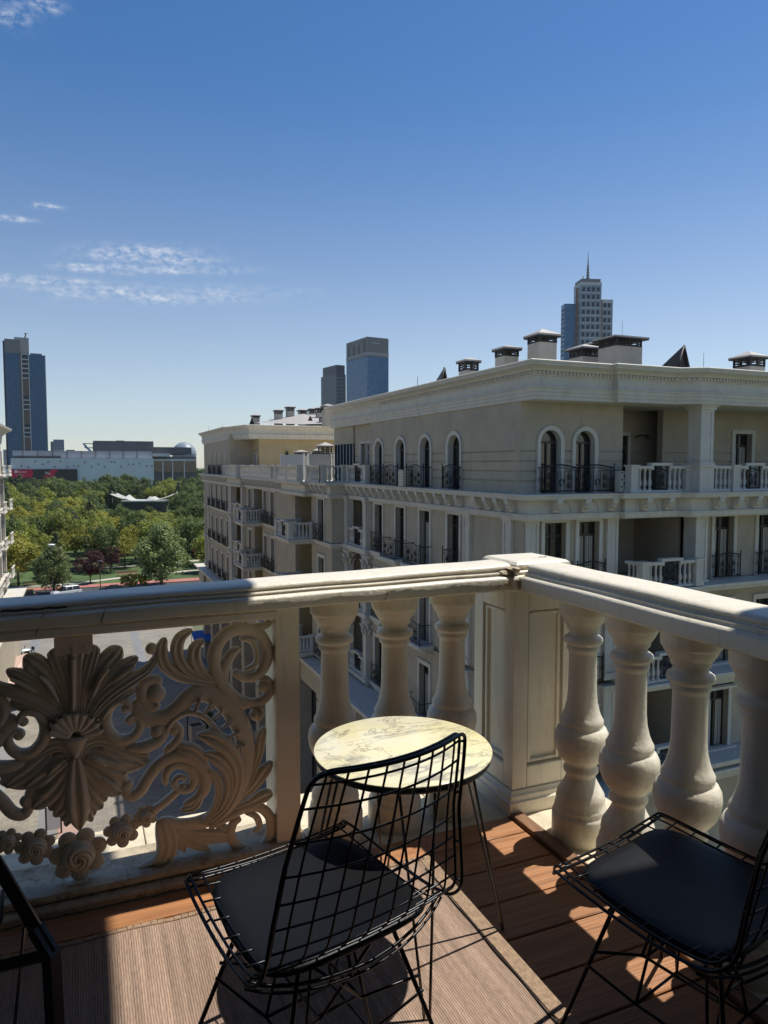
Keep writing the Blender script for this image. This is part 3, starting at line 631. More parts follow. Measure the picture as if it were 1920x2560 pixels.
# far top storey
wall(M_, 67.9, 83.3, .55, 3.95, [(c-.42, c+.42, .55, 2.70) for c in fw_], grooves=gro)
for c in fw_: arch_window(M_, c, .42, .55, 2.279, .14); railing(M_, c, .57, 1.3, .2)
wall(Fac('S', 67.9), XM+.301, 15.0, .55, 3.95, [], grooves=gro)
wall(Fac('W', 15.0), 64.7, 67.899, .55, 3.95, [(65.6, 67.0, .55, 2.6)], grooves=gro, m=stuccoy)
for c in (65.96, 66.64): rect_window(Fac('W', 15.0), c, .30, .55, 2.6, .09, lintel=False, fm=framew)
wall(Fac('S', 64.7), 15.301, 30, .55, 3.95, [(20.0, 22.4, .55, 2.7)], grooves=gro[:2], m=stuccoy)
rect_window(Fac('S', 64.7), 21.2, 1.2, .55, 2.7, .14, lintel=False)
b = MB(); b.sphere((17.6, 64.55, 2.5), .14, 8, 5, (1, 1, 1.8)); b.box((17.57, 64.58, 2.15), (17.63, 64.7, 2.85)); obj('wall_lamp', b, wiron, ab)
fz = .18
obj('cornice', MB().mould([(XM-.06, 84.0), (XM-.06, 69.2), (XM+.35, 68.2), (XM+1.1, 64.2), (31, 64.2)], [(d, z+fz) for d, z in cprof]), trim, ab)
obj('roof', MB().box((14.4, 66, 4.7), (31, 83.6, 5.13)), roofm, ab)
# podium with shop arcade
obj('podium', MB().box((13.4, 20.9, G), (44, 86, POD-.3)), stucco, ab)
obj('podium_ledge', MB().mould([(12.3, 86.6), (12.3, 19.8), (44, 19.8)], [(-2.5, POD-.5), (0, POD-.5), (.05, POD-.3), (.25, POD-.2), (.3, POD-.1), (.3, POD), (-2.5, POD+.01)]), trim, ab)
f3 = Fac('W', 12.4)
for k in range(12):
    c = 22.5+5.4*k; b = MB(); f3.box(b, c-.6, c+.6, G, POD-.5, -1.0, 0); f3.box(b, c-.75, c+.75, G, G+.6, -1.0, .12); f3.box(b, c-.72, c+.72, POD-1.2, POD-.51, -1.0, .1)
    for q in range(9): f3.box(b, c-.62, c+.62, G+.7+.95*q, G+1.5+.95*q, .0, .05)
    obj('arcade_pier', b, stucco, ab)
    b = MB(); f3.box(b, c+.75, c+4.65, G+.2, POD-1.4, -1.02, -.96); sh = obj('shop_window', b, glassd, ab)
    b = MB()
    for q in range(4): f3.box(b, c+.75+1.28*q, c+.81+1.28*q, G+.2, POD-1.4, -.959, -.90)
    f3.box(b, c+.75, c+4.65, G+4.2, G+4.5, -.958, -.88); obj('shop_frame', b, framed, sh)
    b = MB(); f3.box(b, c+.6, c+4.8, POD-1.9, POD-.505, -1.0, -.2); obj('fascia', b, stucco, ab)

# ---- chimneys, dormers and rods on the roofs
def chimney(px0, px1, yapex, yeave, ylouv, wd, zb, wide=1.0, asp=1.0):
    c = at((px0+px1)/2, yeave, w=wd); sc_ = wd/F; hw = (px1-px0)/2*sc_*.78; hd = hw*asp
    ze = c.z; za = ze+(yeave-yapex)*sc_; zl = ze-(ylouv-yeave)*sc_; x, y = c.x, c.y
    o = obj('chimney', MB().box((x-hw, y-hd, zb), (x+hw, y+hd, zl)), chimb, ab)
    b = MB(); n_ = 4; hh = (ze-zl)/n_
    for k in range(n_): b.box((x-hw*.98, y-hd*.98, zl+hh*(k+.55)), (x+hw*.98, y+hd*.98, zl+hh*(k+.98)) if False else (x+hw*.98, y-hd*.90, zl+hh*(k+.98))); b.box((x-hw*.98, y+hd*.90, zl+hh*(k+.55)), (x+hw*.98, y+hd*.98, zl+hh*(k+.98))); b.box((x-hw*.98, y-hd*.899, zl+hh*(k+.55)), (x-hw*.90, y+hd*.899, zl+hh*(k+.98))); b.box((x+hw*.90, y-hd*.899, zl+hh*(k+.55)), (x+hw*.98, y+hd*.899, zl+hh*(k+.98)))
    for sx in (-1, 0, 1):
        for sy in (-1, 1): b.box((x+sx*hw*.93-.04, y+sy*hd*.93-.04, zl), (x+sx*hw*.93+.04, y+sy*hd*.93+.04, ze))
    b.box((x-hw, y-hd, zl), (x+hw, y+hd, zl+.05)); obj('louvre', b, louv, o)
    b = MB(); e = 1.32; t = [(x-hw*e, y-hd*e, ze), (x+hw*e, y-hd*e, ze), (x+hw*e, y+hd*e, ze), (x-hw*e, y+hd*e, ze)]
    rx = max(0, hw-hd)
    b.add(t+[(p[0], p[1], ze+.07) for p in t]+[(x-rx, y, za), (x+rx, y, za)], [(3,2,1,0), (0,1,5,4), (1,2,6,5), (2,3,7,6), (3,0,4,7), (4,5,9,8), (5,6,9), (6,7,8,9), (7,4,8)]); obj('cap', b, capm, o)
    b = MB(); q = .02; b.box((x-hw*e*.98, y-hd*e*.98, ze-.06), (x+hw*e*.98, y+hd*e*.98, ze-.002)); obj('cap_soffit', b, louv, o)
Z3 = lambda x, y: (1050+x/1.907, 620+y/1.907)
for x0_, x1_, ya, ye, yl, wd, asp in ((188, 275, 522, 545, 588, 34, 1), (363, 465, 463, 487, 521, 31, 1), (520, 645, 385, 425, 457, 30, 1), (720, 848, 458, 487, 525, 36, 1), (800, 900, 440, 462, 500, 42, 1), (855, 1055, 418, 440, 478, 34, .8), (1507, 1632, 492, 528, 570, 33, 1)):
    p0_, p1_ = Z3(x0_, ya), Z3(x1_, ya); chimney(p0_[0], p1_[0], p0_[1], Z3(0, ye)[1], Z3(0, yl)[1], wd, 4.9, asp=asp)
Z6 = lambda x, y: (500+x/4.608, 1000+y/4.608)
for x0_, x1_, ya, ye, yl, wd in ((590, 690, 160, 185, 212, 84), (850, 955, 100, 125, 162, 80), (985, 1090, 62, 88, 130, 82), (1125, 1240, 97, 125, 180, 86), (1250, 1335, 85, 108, 150, 84), (1330, 1420, 78, 100, 150, 80), (1370, 1490, 175, 200, 246, 74), (1400, 1540, 45, 78, 120, 64)):
    p0_, p1_ = Z6(x0_, ya), Z6(x1_, ya); chimney(p0_[0], p1_[0], p0_[1], Z6(0, ye)[1], Z6(0, yl)[1], wd, 5.0)
for x0_, x1_, ya, ye, yl, wd in ((1095, 1235, 575, 605, 640, 58), (1360, 1520, 485, 535, 640, 54), (1300, 1400, 560, 590, 640, 60)):  # vents standing on the terrace behind the screens
    p0_, p1_ = Z6(x0_, ya), Z6(x1_, ya); chimney(p0_[0], p1_[0], p0_[1], Z6(0, ye)[1], Z6(0, yl)[1], wd, .54)
def dormer(xl, xa, xr, ya, yb, wd, ln, zb):
    a, l_, r_ = at(xa, ya, w=wd), at(xl, yb, w=wd), at(xr, yb, w=wd); hw = (r_-l_).length/2; c = (l_+r_)/2
    b = MB(); x, y = c.x, c.y
    v = [(x-hw, y, zb), (x+hw, y, zb), (x, y, a.z), (x-hw, y+ln, zb), (x+hw, y+ln, zb), (x, y+ln, zb+.02)]
    o = obj('dormer', MB().add(v, [(0, 2, 5, 3), (1, 4, 5, 2), (3, 5, 4), (0, 3, 4, 1)]), dormm, ab)
    b = MB(); b.add([(x-hw*.93, y+.05, zb), (x+hw*.93, y+.05, zb), (x, y+.05, a.z-.1)], [(0, 1, 2)]); obj('gable_louvre', b, louv, o)
    b = MB()
    for s_ in (-1, 1): b.tube([(x+s_*hw, y-.03, zb), (x, y-.03, a.z)], .06, 4)
    for k in range(1, 10): t = k/10; 
    obj('verge', b, louv, o)
p0_, p1_, p2_ = Z3(1150, 562), Z3(1278, 465), Z3(1325, 562); dormer(p0_[0]+18, p1_[0], p2_[0], p1_[1], p2_[1], 32, 3.4, 4.9)
p0_, p1_, p2_ = Z3(80, 628), Z3(102, 570), Z3(150, 620); dormer(p0_[0], p1_[0], p2_[0], p1_[1], p2_[1], 37, 3.0, 4.7)
p0_, p1_, p2_ = Z6(1190, 280), Z6(1265, 185), Z6(1350, 280); dormer(p0_[0], p1_[0], p2_[0], p1_[1], p2_[1], 76, 4.0, 5.0)
p0_, p1_, p2_ = Z6(560, 262), Z6(570, 190), Z6(640, 262); dormer(p0_[0], p1_[0], p2_[0], p1_[1], p2_[1], 80, 4.0, 5.0)
b = MB()                                                     # hipped sheet roof of the far wing
q = [at(*Z6(640, 262), w=78), at(*Z6(1190, 280), w=72), at(*Z6(1500, 270), w=72), at(*Z6(1500, 170), w=84), at(*Z6(1170, 160), w=84), at(*Z6(830, 235), w=82)]
b.add([(p.x, p.y, p.z) for p in q], [(0, 1, 4, 5), (1, 2, 3, 4)]); b.add([(q[0].x, q[0].y, 5.0), (q[2].x, q[2].y, 5.0), (q[2].x, q[2].y+8, 5.0), (q[0].x, q[0].y+8, 5.0)], [(0, 1, 2, 3)]); obj('hip_roof', b, capm, ab)
for x_, y0_, y1_, wd in ((Z3(965, 0)[0], Z3(0, 415)[1], Z3(0, 348)[1], 36), (Z3(1353, 0)[0], Z3(0, 560)[1], Z3(0, 500)[1], 30), (900+144, 968, 941, 33), (Z6(815, 0)[0], 1054, 1042, 80), (Z6(255, 0)[0], 1068, 1058, 80), (Z6(98, 0)[0], 1075, 1064, 85)):
    a, c = at(x_, y0_+20, w=wd), at(x_, y1_, w=wd); obj('lightning_rod', MB().tube([(a.x, a.y, min(a.z, 4.9)), (c.x, c.y, c.z)], .012, 4), louv, ab)
# ------------------------------------------------------------------ building on the near left (only its far corner shows)
LX, LY = -7.75, 83.6
lbd = thing('apartment_building', 'sunlit cream facade corner with stacked white balconies at the end of the street', 'building', (-16, 60, G))
fL = lambda d: LX+d                                          # faces +X
obj('wall', MB().box((-24, 34, G), (LX, LY, 4.2)), stucco, lbd)
obj('cornice', MB().mould([(-24, LY), (LX, LY), (LX, 34)], [(-2, 3.7), (.1, 3.7), (.15, 4.1), (.2, 4.5), (.45, 4.75), (1.0, 5.1), (1.05, 5.3), (-2, 6.3)], -1 if False else -1), trim, lbd)
for k, z in enumerate([.55, -2.9, -6.35, -9.85]):
    obj('floor_ledge', MB().mould([(-24, LY), (LX, LY), (LX, 34)], [(-.5, z-.5), (.1, z-.5), (.25, z-.25), (.6 if k == 0 else .35, z-.1), (.6 if k == 0 else .35, z), (-.5, z)], -1), trim, lbd)
    for j in range(5):
        y = LY-1.6-6*j
        o = obj('balcony', MB().bbox((LX+.01, y-1.4, z-.18), (LX+1.0, y+1.4, z-.01), .03).bbox((LX+.85, y-1.35, z+.82), (LX+.99, y+1.35, z+.95), .02), trim, lbd)
        for q in range(9): obj('baluster', sbal, None, o, (LX+.92, y-1.2+.3*q, z+.01))
        if z < .5:
            w = obj('window', MB().box((LX+.002, y-.75, z+.02), (LX+.06, y+.75, z+2.5)), trim, lbd); obj('pane', MB().box((LX+.061, y-.58, z+.05), (LX+.064, y+.58, z+2.35)), glassd, w)
    for j in range(4): y = LY-.35-.001*j if j == 0 else LY-4.6-6*(j-1); obj('pilaster', MB().box((LX+.001, y-.3, z-3.2), (LX+.22, y+.3, z-.52)), trim, lbd)
obj('podium_ledge', MB().mould([(-24, LY+1.0), (LX+1.4, LY+1.0), (LX+1.4, 34)], [(-3, -12.2), (.1, -12.2), (.5, -11.9), (.5, -11.7), (-3, -11.6)], -1), trim, lbd)
obj('podium', MB().box((-24, 34, G), (LX+1.2, LY+.8, -12.25)), stucco, lbd)

# ------------------------------------------------------------------ far buildings
def gridmat(name, c1, c2, mort, bw, rh, ms=.05, rough=.22, spec=.35, off=0.0):
    m = mat(name, c1, rough, spec=spec); n, L, b = nodes_of(m); g = n.new('ShaderNodeTexCoord'); s = n.new('ShaderNodeSeparateXYZ'); c = n.new('ShaderNodeCombineXYZ'); L(g.outputs['Object'], s.inputs[0])
    ad = n.new('ShaderNodeMath'); ad.operation = 'ADD'; L(s.outputs[0], ad.inputs[0]); L(s.outputs[1], ad.inputs[1]); L(ad.outputs[0], c.inputs[0]); L(s.outputs[2], c.inputs[1])
    br = n.new('ShaderNodeTexBrick'); br.offset = off; br.inputs['Scale'].default_value = 1; br.inputs['Brick Width'].default_value = bw; br.inputs['Row Height'].default_value = rh; br.inputs['Mortar Size'].default_value = ms
    br.inputs['Color1'].default_value = (*c1, 1); br.inputs['Color2'].default_value = (*c2, 1); br.inputs['Mortar'].default_value = (*mort, 1); L(c.outputs[0], br.inputs[0]); L(br.outputs[0], b.inputs['Base Color']); return m
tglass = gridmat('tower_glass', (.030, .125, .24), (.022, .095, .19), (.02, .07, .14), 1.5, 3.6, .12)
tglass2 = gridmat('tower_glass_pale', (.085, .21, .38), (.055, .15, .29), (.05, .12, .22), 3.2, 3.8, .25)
tglass3 = gridmat('tower_glass_dark', (.022, .06, .11), (.014, .036, .07), (.05, .075, .10), 3.2, 3.8, .35)
resg = gridmat('flat_glass', (.24, .31, .40), (.14, .19, .26), (.42, .44, .46), 1.8, 3.4, .12)
tgrey = mat('tower_panel', (.19, .185, .18), .6, var=.1, scale=.2); tconc = mat('tower_concrete', (.34, .33, .33), .7, var=.08, scale=.1); tbrown = mat('tower_brown', (.14, .105, .085), .7); twhite = mat('tower_white', (.50, .51, .52), .6); trust = mat('tower_terracotta', (.30, .15, .09), .7)
navy = mat('tower_navy', (.018, .025, .04), .4)
class Far:
    def __init__(s, name, label, cx, wd, yaw=0, cat='tower'):
        s.s = wd/F; d_ = ray(cx, 1162); s.s *= 1/d_.length; s.sz = wd/F; p = at(cx, 1162, w=wd); s.cx = cx; s.o = thing(name, label, cat, (p.x, p.y, G), None, -math.atan2(p.x, p.y)+R(yaw)); s.z0 = 1.55-G
    def X(s, u): return (u-s.cx)*s.s
    def Z(s, v): return s.z0+(1162-v)*s.sz
    def box(s, name, u0, u1, v0, v1, y0, y1, m, par=None, zb=None):
        return local(name, MB().box((s.X(u0), y0, s.Z(v1) if zb is None else zb), (s.X(u1), y1, s.Z(v0))), m, par or s.o)
t = Far('office_tower', 'tall blue glass office tower with a stepped top behind the long white mall', 70, 640, .4)
b0 = t.box('glass_block', 22, 61, 888, 0, 0, 26, tglass, zb=0); t.box('glass_block', 80, 121, 889, 0, 0, 26, tglass, zb=0)
t.box('crown_panel', 22, 60, 854, 887.8, -.2, 26, tgrey); t.box('side_fin', 17.5, 21.8, 858, 0, 2, 30, navy, zb=0)
t.box('lift_core', 46, 82, 847, 885, 3, 16, tconc); t.box('brown_strip', 57.5, 61.5, 888, 0, -.5, 3, tbrown, zb=0)
core = t.box('stair_bay', 61.8, 80, 888, 0, .8, 20, navy, zb=0)
for u in (61.6, 79): t.box('fin', u, u+2, 887, 0, -.4, .75, twhite, core, zb=0)
for v in (887, 900, 911, 922, 934, 946, 1000, 1011, 1023, 1069, 1080, 1091): t.box('slab_edge', 63.7, 78.9, v, v+2.6, -.3, .79, twhite, core)
for v0, v1 in ((948, 990), (1026, 1060), (1094, 1124)): t.box('brown_panel', 64, 78.6, v0, v1, .2, .78, tbrown, core)
t.box('right_edge', 121.1, 122.6, 888, 0, -.3, 26, twhite, zb=0); t.box('roof_kit', 85, 114, 884, 888.9, 3, 16, tgrey)
local('mast', MB().tube([(t.X(72), 8, t.Z(848)), (t.X(76), 8, t.Z(834))], .5, 5).tube([(t.X(71), 8, t.Z(835)), (t.X(80), 8, t.Z(834))], .35, 5), louv, t.o)
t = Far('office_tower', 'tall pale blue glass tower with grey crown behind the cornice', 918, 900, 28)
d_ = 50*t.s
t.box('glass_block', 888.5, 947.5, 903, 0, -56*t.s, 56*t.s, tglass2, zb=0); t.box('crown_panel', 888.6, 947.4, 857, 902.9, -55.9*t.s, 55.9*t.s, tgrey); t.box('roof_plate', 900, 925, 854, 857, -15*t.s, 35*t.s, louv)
t.box('crown_band', 888.1, 947.9, 893, 900, -56.4*t.s, 56.4*t.s, tconc)
for k in range(7): local('crown_slot', MB().box((t.X(888.5), (-44+14*k)*t.s, t.Z(892.8)), (t.X(888.0), (-41+14*k)*t.s, t.Z(866+3*(k % 3)))), tconc if k % 2 else louv, t.o)
for k in range(3): local('sign_letter', MB().box((t.X(900+8*k), -56.3*t.s, t.Z(871.5)), (t.X(905+8*k), -55.95*t.s, t.Z(869.5))), twhite, t.o)
t = Far('office_tower', 'shorter dark tower with window grid beside the pale glass tower', 834, 1000, 28)
t.box('block', 821, 847, 942, 0, -41*t.s, 41*t.s, tglass3, zb=0); t.box('crown_panel', 822.5, 846, 920, 941.9, -38*t.s, 34*t.s, navy)
for k in range(8): local('slab_edge', MB().box((t.X(820.5), -41.4*t.s, t.Z(952+9*k)), (t.X(847.4), 41.3*t.s, t.Z(950.6+9*k))), tgrey, t.o)
t = Far('apartment_tower', 'slender grey and white residential tower with a lattice spire on its roof', 1458, 760, 20)
s_ = t.s
t.box('block', 1434, 1488, 724, 0, -25*s_, 25*s_, resg, zb=0); t.box('roof_parapet', 1436, 1486, 711.5, 719.9, -23*s_, 23*s_, tgrey); t.box('roof_band', 1433.5, 1488.5, 720, 727, -25.5*s_, 25.5*s_, twhite)
t.box('block', 1490, 1521, 766, 0, -18*s_, 16*s_, resg, zb=0); t.box('roof_band', 1489.5, 1521.5, 759, 766.9, -18.4*s_, 16.4*s_, twhite); t.box('terracotta_strip', 1488.6, 1494, 760, 0, -19*s_, -18.5*s_, trust, zb=0)
t.box('block', 1400, 1432, 768, 0, -6*s_, 22*s_, tglass2, zb=0); t.box('terracotta_strip', 1428.5, 1433.4, 730, 0, -6.6*s_, -6.1*s_, trust, zb=0)
for k in range(10):
    for u0, u1, y in ((1434, 1488, -25.4*s_), (1490, 1521, -18.4*s_)):
        v = 744+18*k
        if u0 > 1489 and k < 2: continue
        local('slab_edge', MB().box((t.X(u0), y, t.Z(v+1.6)), (t.X(u1), y+.3, t.Z(v))), twhite, t.o)
    v = 744+18*k; local('slab_edge', MB().box((t.X(1433.4), -25*s_, t.Z(v+1.6)), (t.X(1434), 25*s_, t.Z(v))), twhite, t.o)
for k in range(11):
    for j in range(4):
        v = 730+18*k; u = 1438+12.5*j; local('window', MB().box((t.X(u), -25.3*s_, t.Z(v+12)), (t.X(u+7.5), -25.05*s_, t.Z(v+2))), navy, t.o)
    if k > 1:
        for j in range(2): u = 1497+11*j; local('window', MB().box((t.X(u), -18.3*s_, t.Z(730+18*k+12)), (t.X(u+7), -18.05*s_, t.Z(730+18*k+2))), navy, t.o)
    for j in range(3): local('window', MB().box((t.X(1399.8), (-2+7.5*j)*s_, t.Z(779+11*k+5)), (t.X(1399.4), (2+7.5*j)*s_, t.Z(779+11*k))), navy, t.o)
sp = MB(); zz = [t.Z(v) for v in (712, 690, 668, 650, 640)]
sp.lathe([(1.6, zz[0]), (1.2, zz[1]), (.7, zz[2]), (.3, zz[3]), (.12, zz[4])], (t.X(1461), 0, 0), 5)
for k in range(6): sp.box((t.X(1461)-1.9+.2*k, -1.5, zz[0]+3*k), (t.X(1461)+1.9-.2*k, 1.5, zz[0]+3*k+.5))
local('spire', sp, tgrey, t.o); local('antenna', MB().tube([(t.X(1452), 0, t.Z(712)), (t.X(1447), 0, t.Z(697))], .5, 5), twhite, t.o)

t = Far('shopping_mall', 'long low white panelled mall with red banners behind the park trees', 210, 480, 0, 'mall')
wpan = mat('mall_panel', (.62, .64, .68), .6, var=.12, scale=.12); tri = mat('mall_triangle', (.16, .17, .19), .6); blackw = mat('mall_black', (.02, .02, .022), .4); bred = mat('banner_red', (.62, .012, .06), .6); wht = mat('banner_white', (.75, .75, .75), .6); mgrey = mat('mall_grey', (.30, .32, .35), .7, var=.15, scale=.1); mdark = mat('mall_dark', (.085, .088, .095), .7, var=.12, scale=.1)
wl = t.box('wall', 33, 391, 1146, 0, 0, 60, wpan, zb=0); up_ = t.box('upper_storey', 36, 390, 1127, 1145.9, 6, 55, mgrey)
for k in range(9): t.box('roof_step', 60+36*k, 61.2+36*k, 1127.5, 1145.8, 5.5, 5.95, mdark, up_)
t.box('parapet_black_strip', 37, 152, 1141, 1145.8, 5.3, 5.9, blackw, up_)  # solid black strip along the foot of the upper storey
rnd = random.Random(3)
for k in range(22):
    u = 60+15.4*k+rnd.uniform(-4, 4); v = rnd.choice((1154, 1160, 1166)); q = 2.6; f_ = rnd.choice((-1, 1))
    local('triangle', MB().prism([(t.X(u-q), t.Z(v+q*f_)), (t.X(u+q), t.Z(v+q*f_)), (t.X(u), t.Z(v-q*f_))], lambda x, z: (x, -.25, z), lambda x, z: (x, -.02, z)), tri, wl)
t.box('black_band', 31, 193, 1172.5, 0, -1.5, -.01, blackw, zb=0)
bn = t.box('banner', 31.5, 84.5, 1173.5, 1193, -2.0, -1.51, bred); t.box('banner', 15.5, 31, 1172, 1193, -2.6, 4, wht); bn2 = local('banner', MB().prism([(t.X(104), t.Z(1192.5)), (t.X(137), t.Z(1191.5)), (t.X(136), t.Z(1184)), (t.X(147), t.Z(1175)), (t.X(133), t.Z(1173)), (t.X(122), t.Z(1179)), (t.X(118), t.Z(1187))], lambda x, z: (x, -2.0, z), lambda x, z: (x, -1.51, z)), bred, t.o)
local('logo', MB().lathe([(.0005, 0), (.9, 0), (.9, .15)], (0, 0, 0), 14), wht, bn); lo_ = bpy.data.objects[[c.name for c in bn.children][-1]]; lo_.rotation_euler = (R(90), 0, 0); lo_.location = (t.X(44.8), -2.01, t.Z(1178.7))
def text_mesh(s, size, m, loc, par):
    cu = bpy.data.curves.new('lettering', 'FONT'); cu.body = s; cu.size = size; cu.extrude = .02; tmp = bpy.data.objects.new('tmp', cu); col.objects.link(tmp)
    dg = bpy.context.evaluated_depsgraph_get(); me = bpy.data.meshes.new_from_object(tmp.evaluated_get(dg)); me.materials.clear(); me.materials.append(m)
    col.objects.unlink(tmp); bpy.data.objects.remove(tmp); o = bpy.data.objects.new('lettering', me); col.objects.link(o); o.parent = par; o.location = loc; o.rotation_euler = (R(90), 0, 0); return o
text_mesh('Paynet', 1.9, wht, (t.X(49.5), -2.03, t.Z(1181.2)), bn); text_mesh('Pix', 2.6, wht, (t.X(114), -2.03, t.Z(1185.5)), bn2)
for k in range(3): t.box('banner_line', 46+6*k, 50.5+6*k, 1187, 1187.8, -2.03, -2.005, wht, bn)
t.box('block', 237, 402, 1098, 1127.2, 30, 90, mdark); t.box('block', 402.2, 514, 1113, 1132, 34, 90, mdark); t.box('roof_kit', 300, 322, 1095.6, 1098, 40, 60, mdark); t.box('roof_kit', 340, 362, 1097, 1098.1, 40, 60, mdark); t.box('roof_kit', 165, 187, 1123.5, 1127, 20, 30, mdark)
wing = t.box('wing', 391.5, 514, 1140, 0, 12, 60, mdark, zb=0); t.box('white_roof', 392, 440, 1132, 1139.8, 8, 40, twhite); t.box('glazing', 392, 514, 1152, 1182, 11.2, 11.9, glassd, wing); t.box('fascia_band', 391.5, 514, 1147, 1151.5, 11, 11.95, twhite, wing)
for u in (418, 445, 478): t.box('column', u, u+3, 1152, 0, 9.5, 10.5, twhite, wing, zb=0)
local('glass_sail', MB().prism([(t.X(207), t.Z(1105)), (t.X(213), t.Z(1106)), (t.X(222), t.Z(1116)), (t.X(233), t.Z(1127)), (t.X(226), t.Z(1127)), (t.X(215), t.Z(1117))], lambda x, z: (x, 28, z), lambda x, z: (x, 31, z)), tglass2, t.o)
for v in (1106, 1117): local('sail_tie', MB().tube([(t.X(212), 29, t.Z(v)), (t.X(237), 31, t.Z(v))], .3, 4), mdark, t.o)
t = Far('glass_dome', 'pale ribbed dome rising behind the dark mall blocks', 461, 760, 0, 'dome')
b = MB(); rr0 = 31*t.s; zc = t.Z(1135)
b.lathe([(rr0*math.cos(R(a)), zc+rr0*1.0*math.sin(R(a))) for a in (-20, 0, 15, 30, 45, 60, 75, 88)], n=28, smooth=False); local('shell', b, mat('dome_glass', (.24, .29, .33), .4), t.o); local('drum', MB().lathe([(rr0*.98, 0), (rr0*.98, zc-3)], n=24), mdark, t.o)
for (cx_, u0, u1, v0, wd, lb_) in ((145, 135, 162, 1099, 1000, 'pale office block beside the blue glass tower'), (131, 128, 136, 1104, 1010, 'narrow grey block attached in front of a pale office block'), (16, 9, 24, 1124, 1500, 'hazy slab blocks on the horizon'), (2, -6, 5, 1128, 1500, 'small hazy block on the horizon')):
    t = Far('office_block', lb_, cx_, wd, 0, 'building'); t.box('wall', u0, u1, v0, 0, 0, 20, tconc, zb=0)
    for k in range(6): local('window_band', MB().box((t.X(u0+.6), -.3, t.Z(v0+3+4*k)), (t.X(u1-.6), -.02, t.Z(v0+1.2+4*k))), tglass2, t.o)

# ------------------------------------------------------------------ trees
def crown_mesh(name, m, rx, rz, zc, nclump, nleaf, leaf, seed, shape='round'):
    rnd = random.Random(seed); b = MB(); v = []; f = []
    cl = []
    for _ in range(nclump):
        while True:
            p = Vector((rnd.uniform(-1, 1), rnd.uniform(-1, 1), rnd.uniform(-1, 1)))
            if .35 < p.length < 1: break
        if shape == 'cone': k = 1-.85*(p.z*.5+.5); p.x *= k*1.05; p.y *= k*1.05
        elif shape == 'oval': k = 1-.45*max(0, p.z); p.x *= k; p.y *= k
        elif shape == 'flat': p.z = p.z*.8+.2*(1-p.x*p.x-p.y*p.y)
        cl.append((Vector((p.x*rx, p.y*rx, zc+p.z*rz)), rnd.uniform(.20, .36)*rx))
    for i in range(nleaf):
        c, r_ = cl[rnd.randrange(nclump)]
        d = Vector((rnd.gauss(0, 1), rnd.gauss(0, 1), rnd.gauss(0, .8))); d.normalize(); p = c+d*r_*(rnd.random()**.35)
        nn_ = (d+Vector((rnd.uniform(-.7, .7), rnd.uniform(-.7, .7), rnd.uniform(0, .9)))).normalized(); a = nn_.cross(Vector((rnd.uniform(-1, 1), rnd.uniform(-1, 1), rnd.uniform(-1, 1)))).normalized(); e = nn_.cross(a); s = leaf*rnd.uniform(.6, 1.3)
        o = len(v); v += [p-a*s*.5, p+e*s*.32+nn_*s*.08, p+a*s*.55, p-e*s*.32+nn_*s*.08]; f.append((o, o+1, o+2, o+3))
    b.add(v, f); return b.mesh('crown', m)
def trunk_mesh(h, r_, spread, seed, n=6):
    rnd = random.Random(seed); b = MB(); b.tube([(0, 0, -.2), (.05*r_, 0, h*.3), (0, .1*r_, h*.62), (0, 0, h)], [r_*1.25, r_, r_*.75, r_*.35], 8)
    for k in range(n):
        a = 2*math.pi*k/n+rnd.random(); z = h*rnd.uniform(.5, .8); q = spread*rnd.uniform(.45, .8)
        b.tube([(0, 0, z), (q*.5*math.cos(a), q*.5*math.sin(a), z+h*.16), (q*math.cos(a), q*math.sin(a), z+h*.34)], [r_*.5, r_*.32, r_*.12], 5)
    return b.mesh('trunk', bark)
SP = {}
def species(key, m, rx, rz, zc, th, tr, nc, nl, lf, shape='round', nv=2):
    SP[key] = [(crown_mesh(key, m, rx, rz, zc, nc, nl, lf, hash_(key)+k, shape), trunk_mesh(th, tr, rx, 50+k)) for k in range(nv)]
def hash_(s): return sum(ord(c)*(i+3) for i, c in enumerate(s))
species('dark', leaf_dark, 3.7, 4.2, 6.4, 6.2, .20, 60, 4200, .46, nv=3)
species('mid', leaf_mid, 3.8, 3.5, 5.9, 5.6, .18, 60, 4200, .46, nv=3)
species('olive', leaf_olive, 4.0, 3.0, 5.4, 5.0, .18, 55, 4000, .44, 'flat', nv=3)
species('conifer', leaf_con, 2.3, 5.2, 5.6, 9.5, .16, 60, 3800, .40, 'cone', nv=2)
species('plane', leaf_plane, 4.5, 4.6, 6.2, 6.5, .24, 95, 7500, .50, 'oval', nv=2)
species('plum', leaf_plum, 2.6, 2.3, 3.9, 3.6, .11, 40, 3000, .32, nv=2)
species('yellow', leaf_yel, 1.9, 1.7, 2.4, 2.3, .08, 30, 2200, .30, nv=1)
species('lime', leaf_lime, 2.0, 2.6, 3.2, 3.6, .10, 30, 2200, .32, 'oval', nv=1)
def tree(key, x, y, sc, label, group=None, name='park_tree', zs=None, cat='tree', rnd=random):
    c_, t_ = SP[key][rnd.randrange(len(SP[key]))]
    o = thing(name, label, cat, (x, y, G), group, rnd.uniform(0, 6.28)); zs = zs or sc
    local('crown', c_, None, o); local('trunk', t_, None, o); o.scale = (sc, sc, zs); return o
def treepx(key, u, vfoot, sc, *a, **k): p = at(u, vfoot, z=G); return tree(key, p.x, p.y, sc, *a, **k)
treepx('plane', 404, 1464, 1.02, 'large pale-leaved plane tree rising above the red pavement beside the yellow shrubs', name='plane_tree')
treepx('plane', 135, 1483, .72, 'smaller pale-leaved plane tree beside the parked white car', name='plane_tree')
treepx('plum', 226, 1457, .98, 'purple-leaved plum tree between the two plane trees, the broader one', name='plum_tree')
treepx('plum', 277, 1431, .92, 'smaller purple-leaved plum tree standing behind the bench path', name='plum_tree')
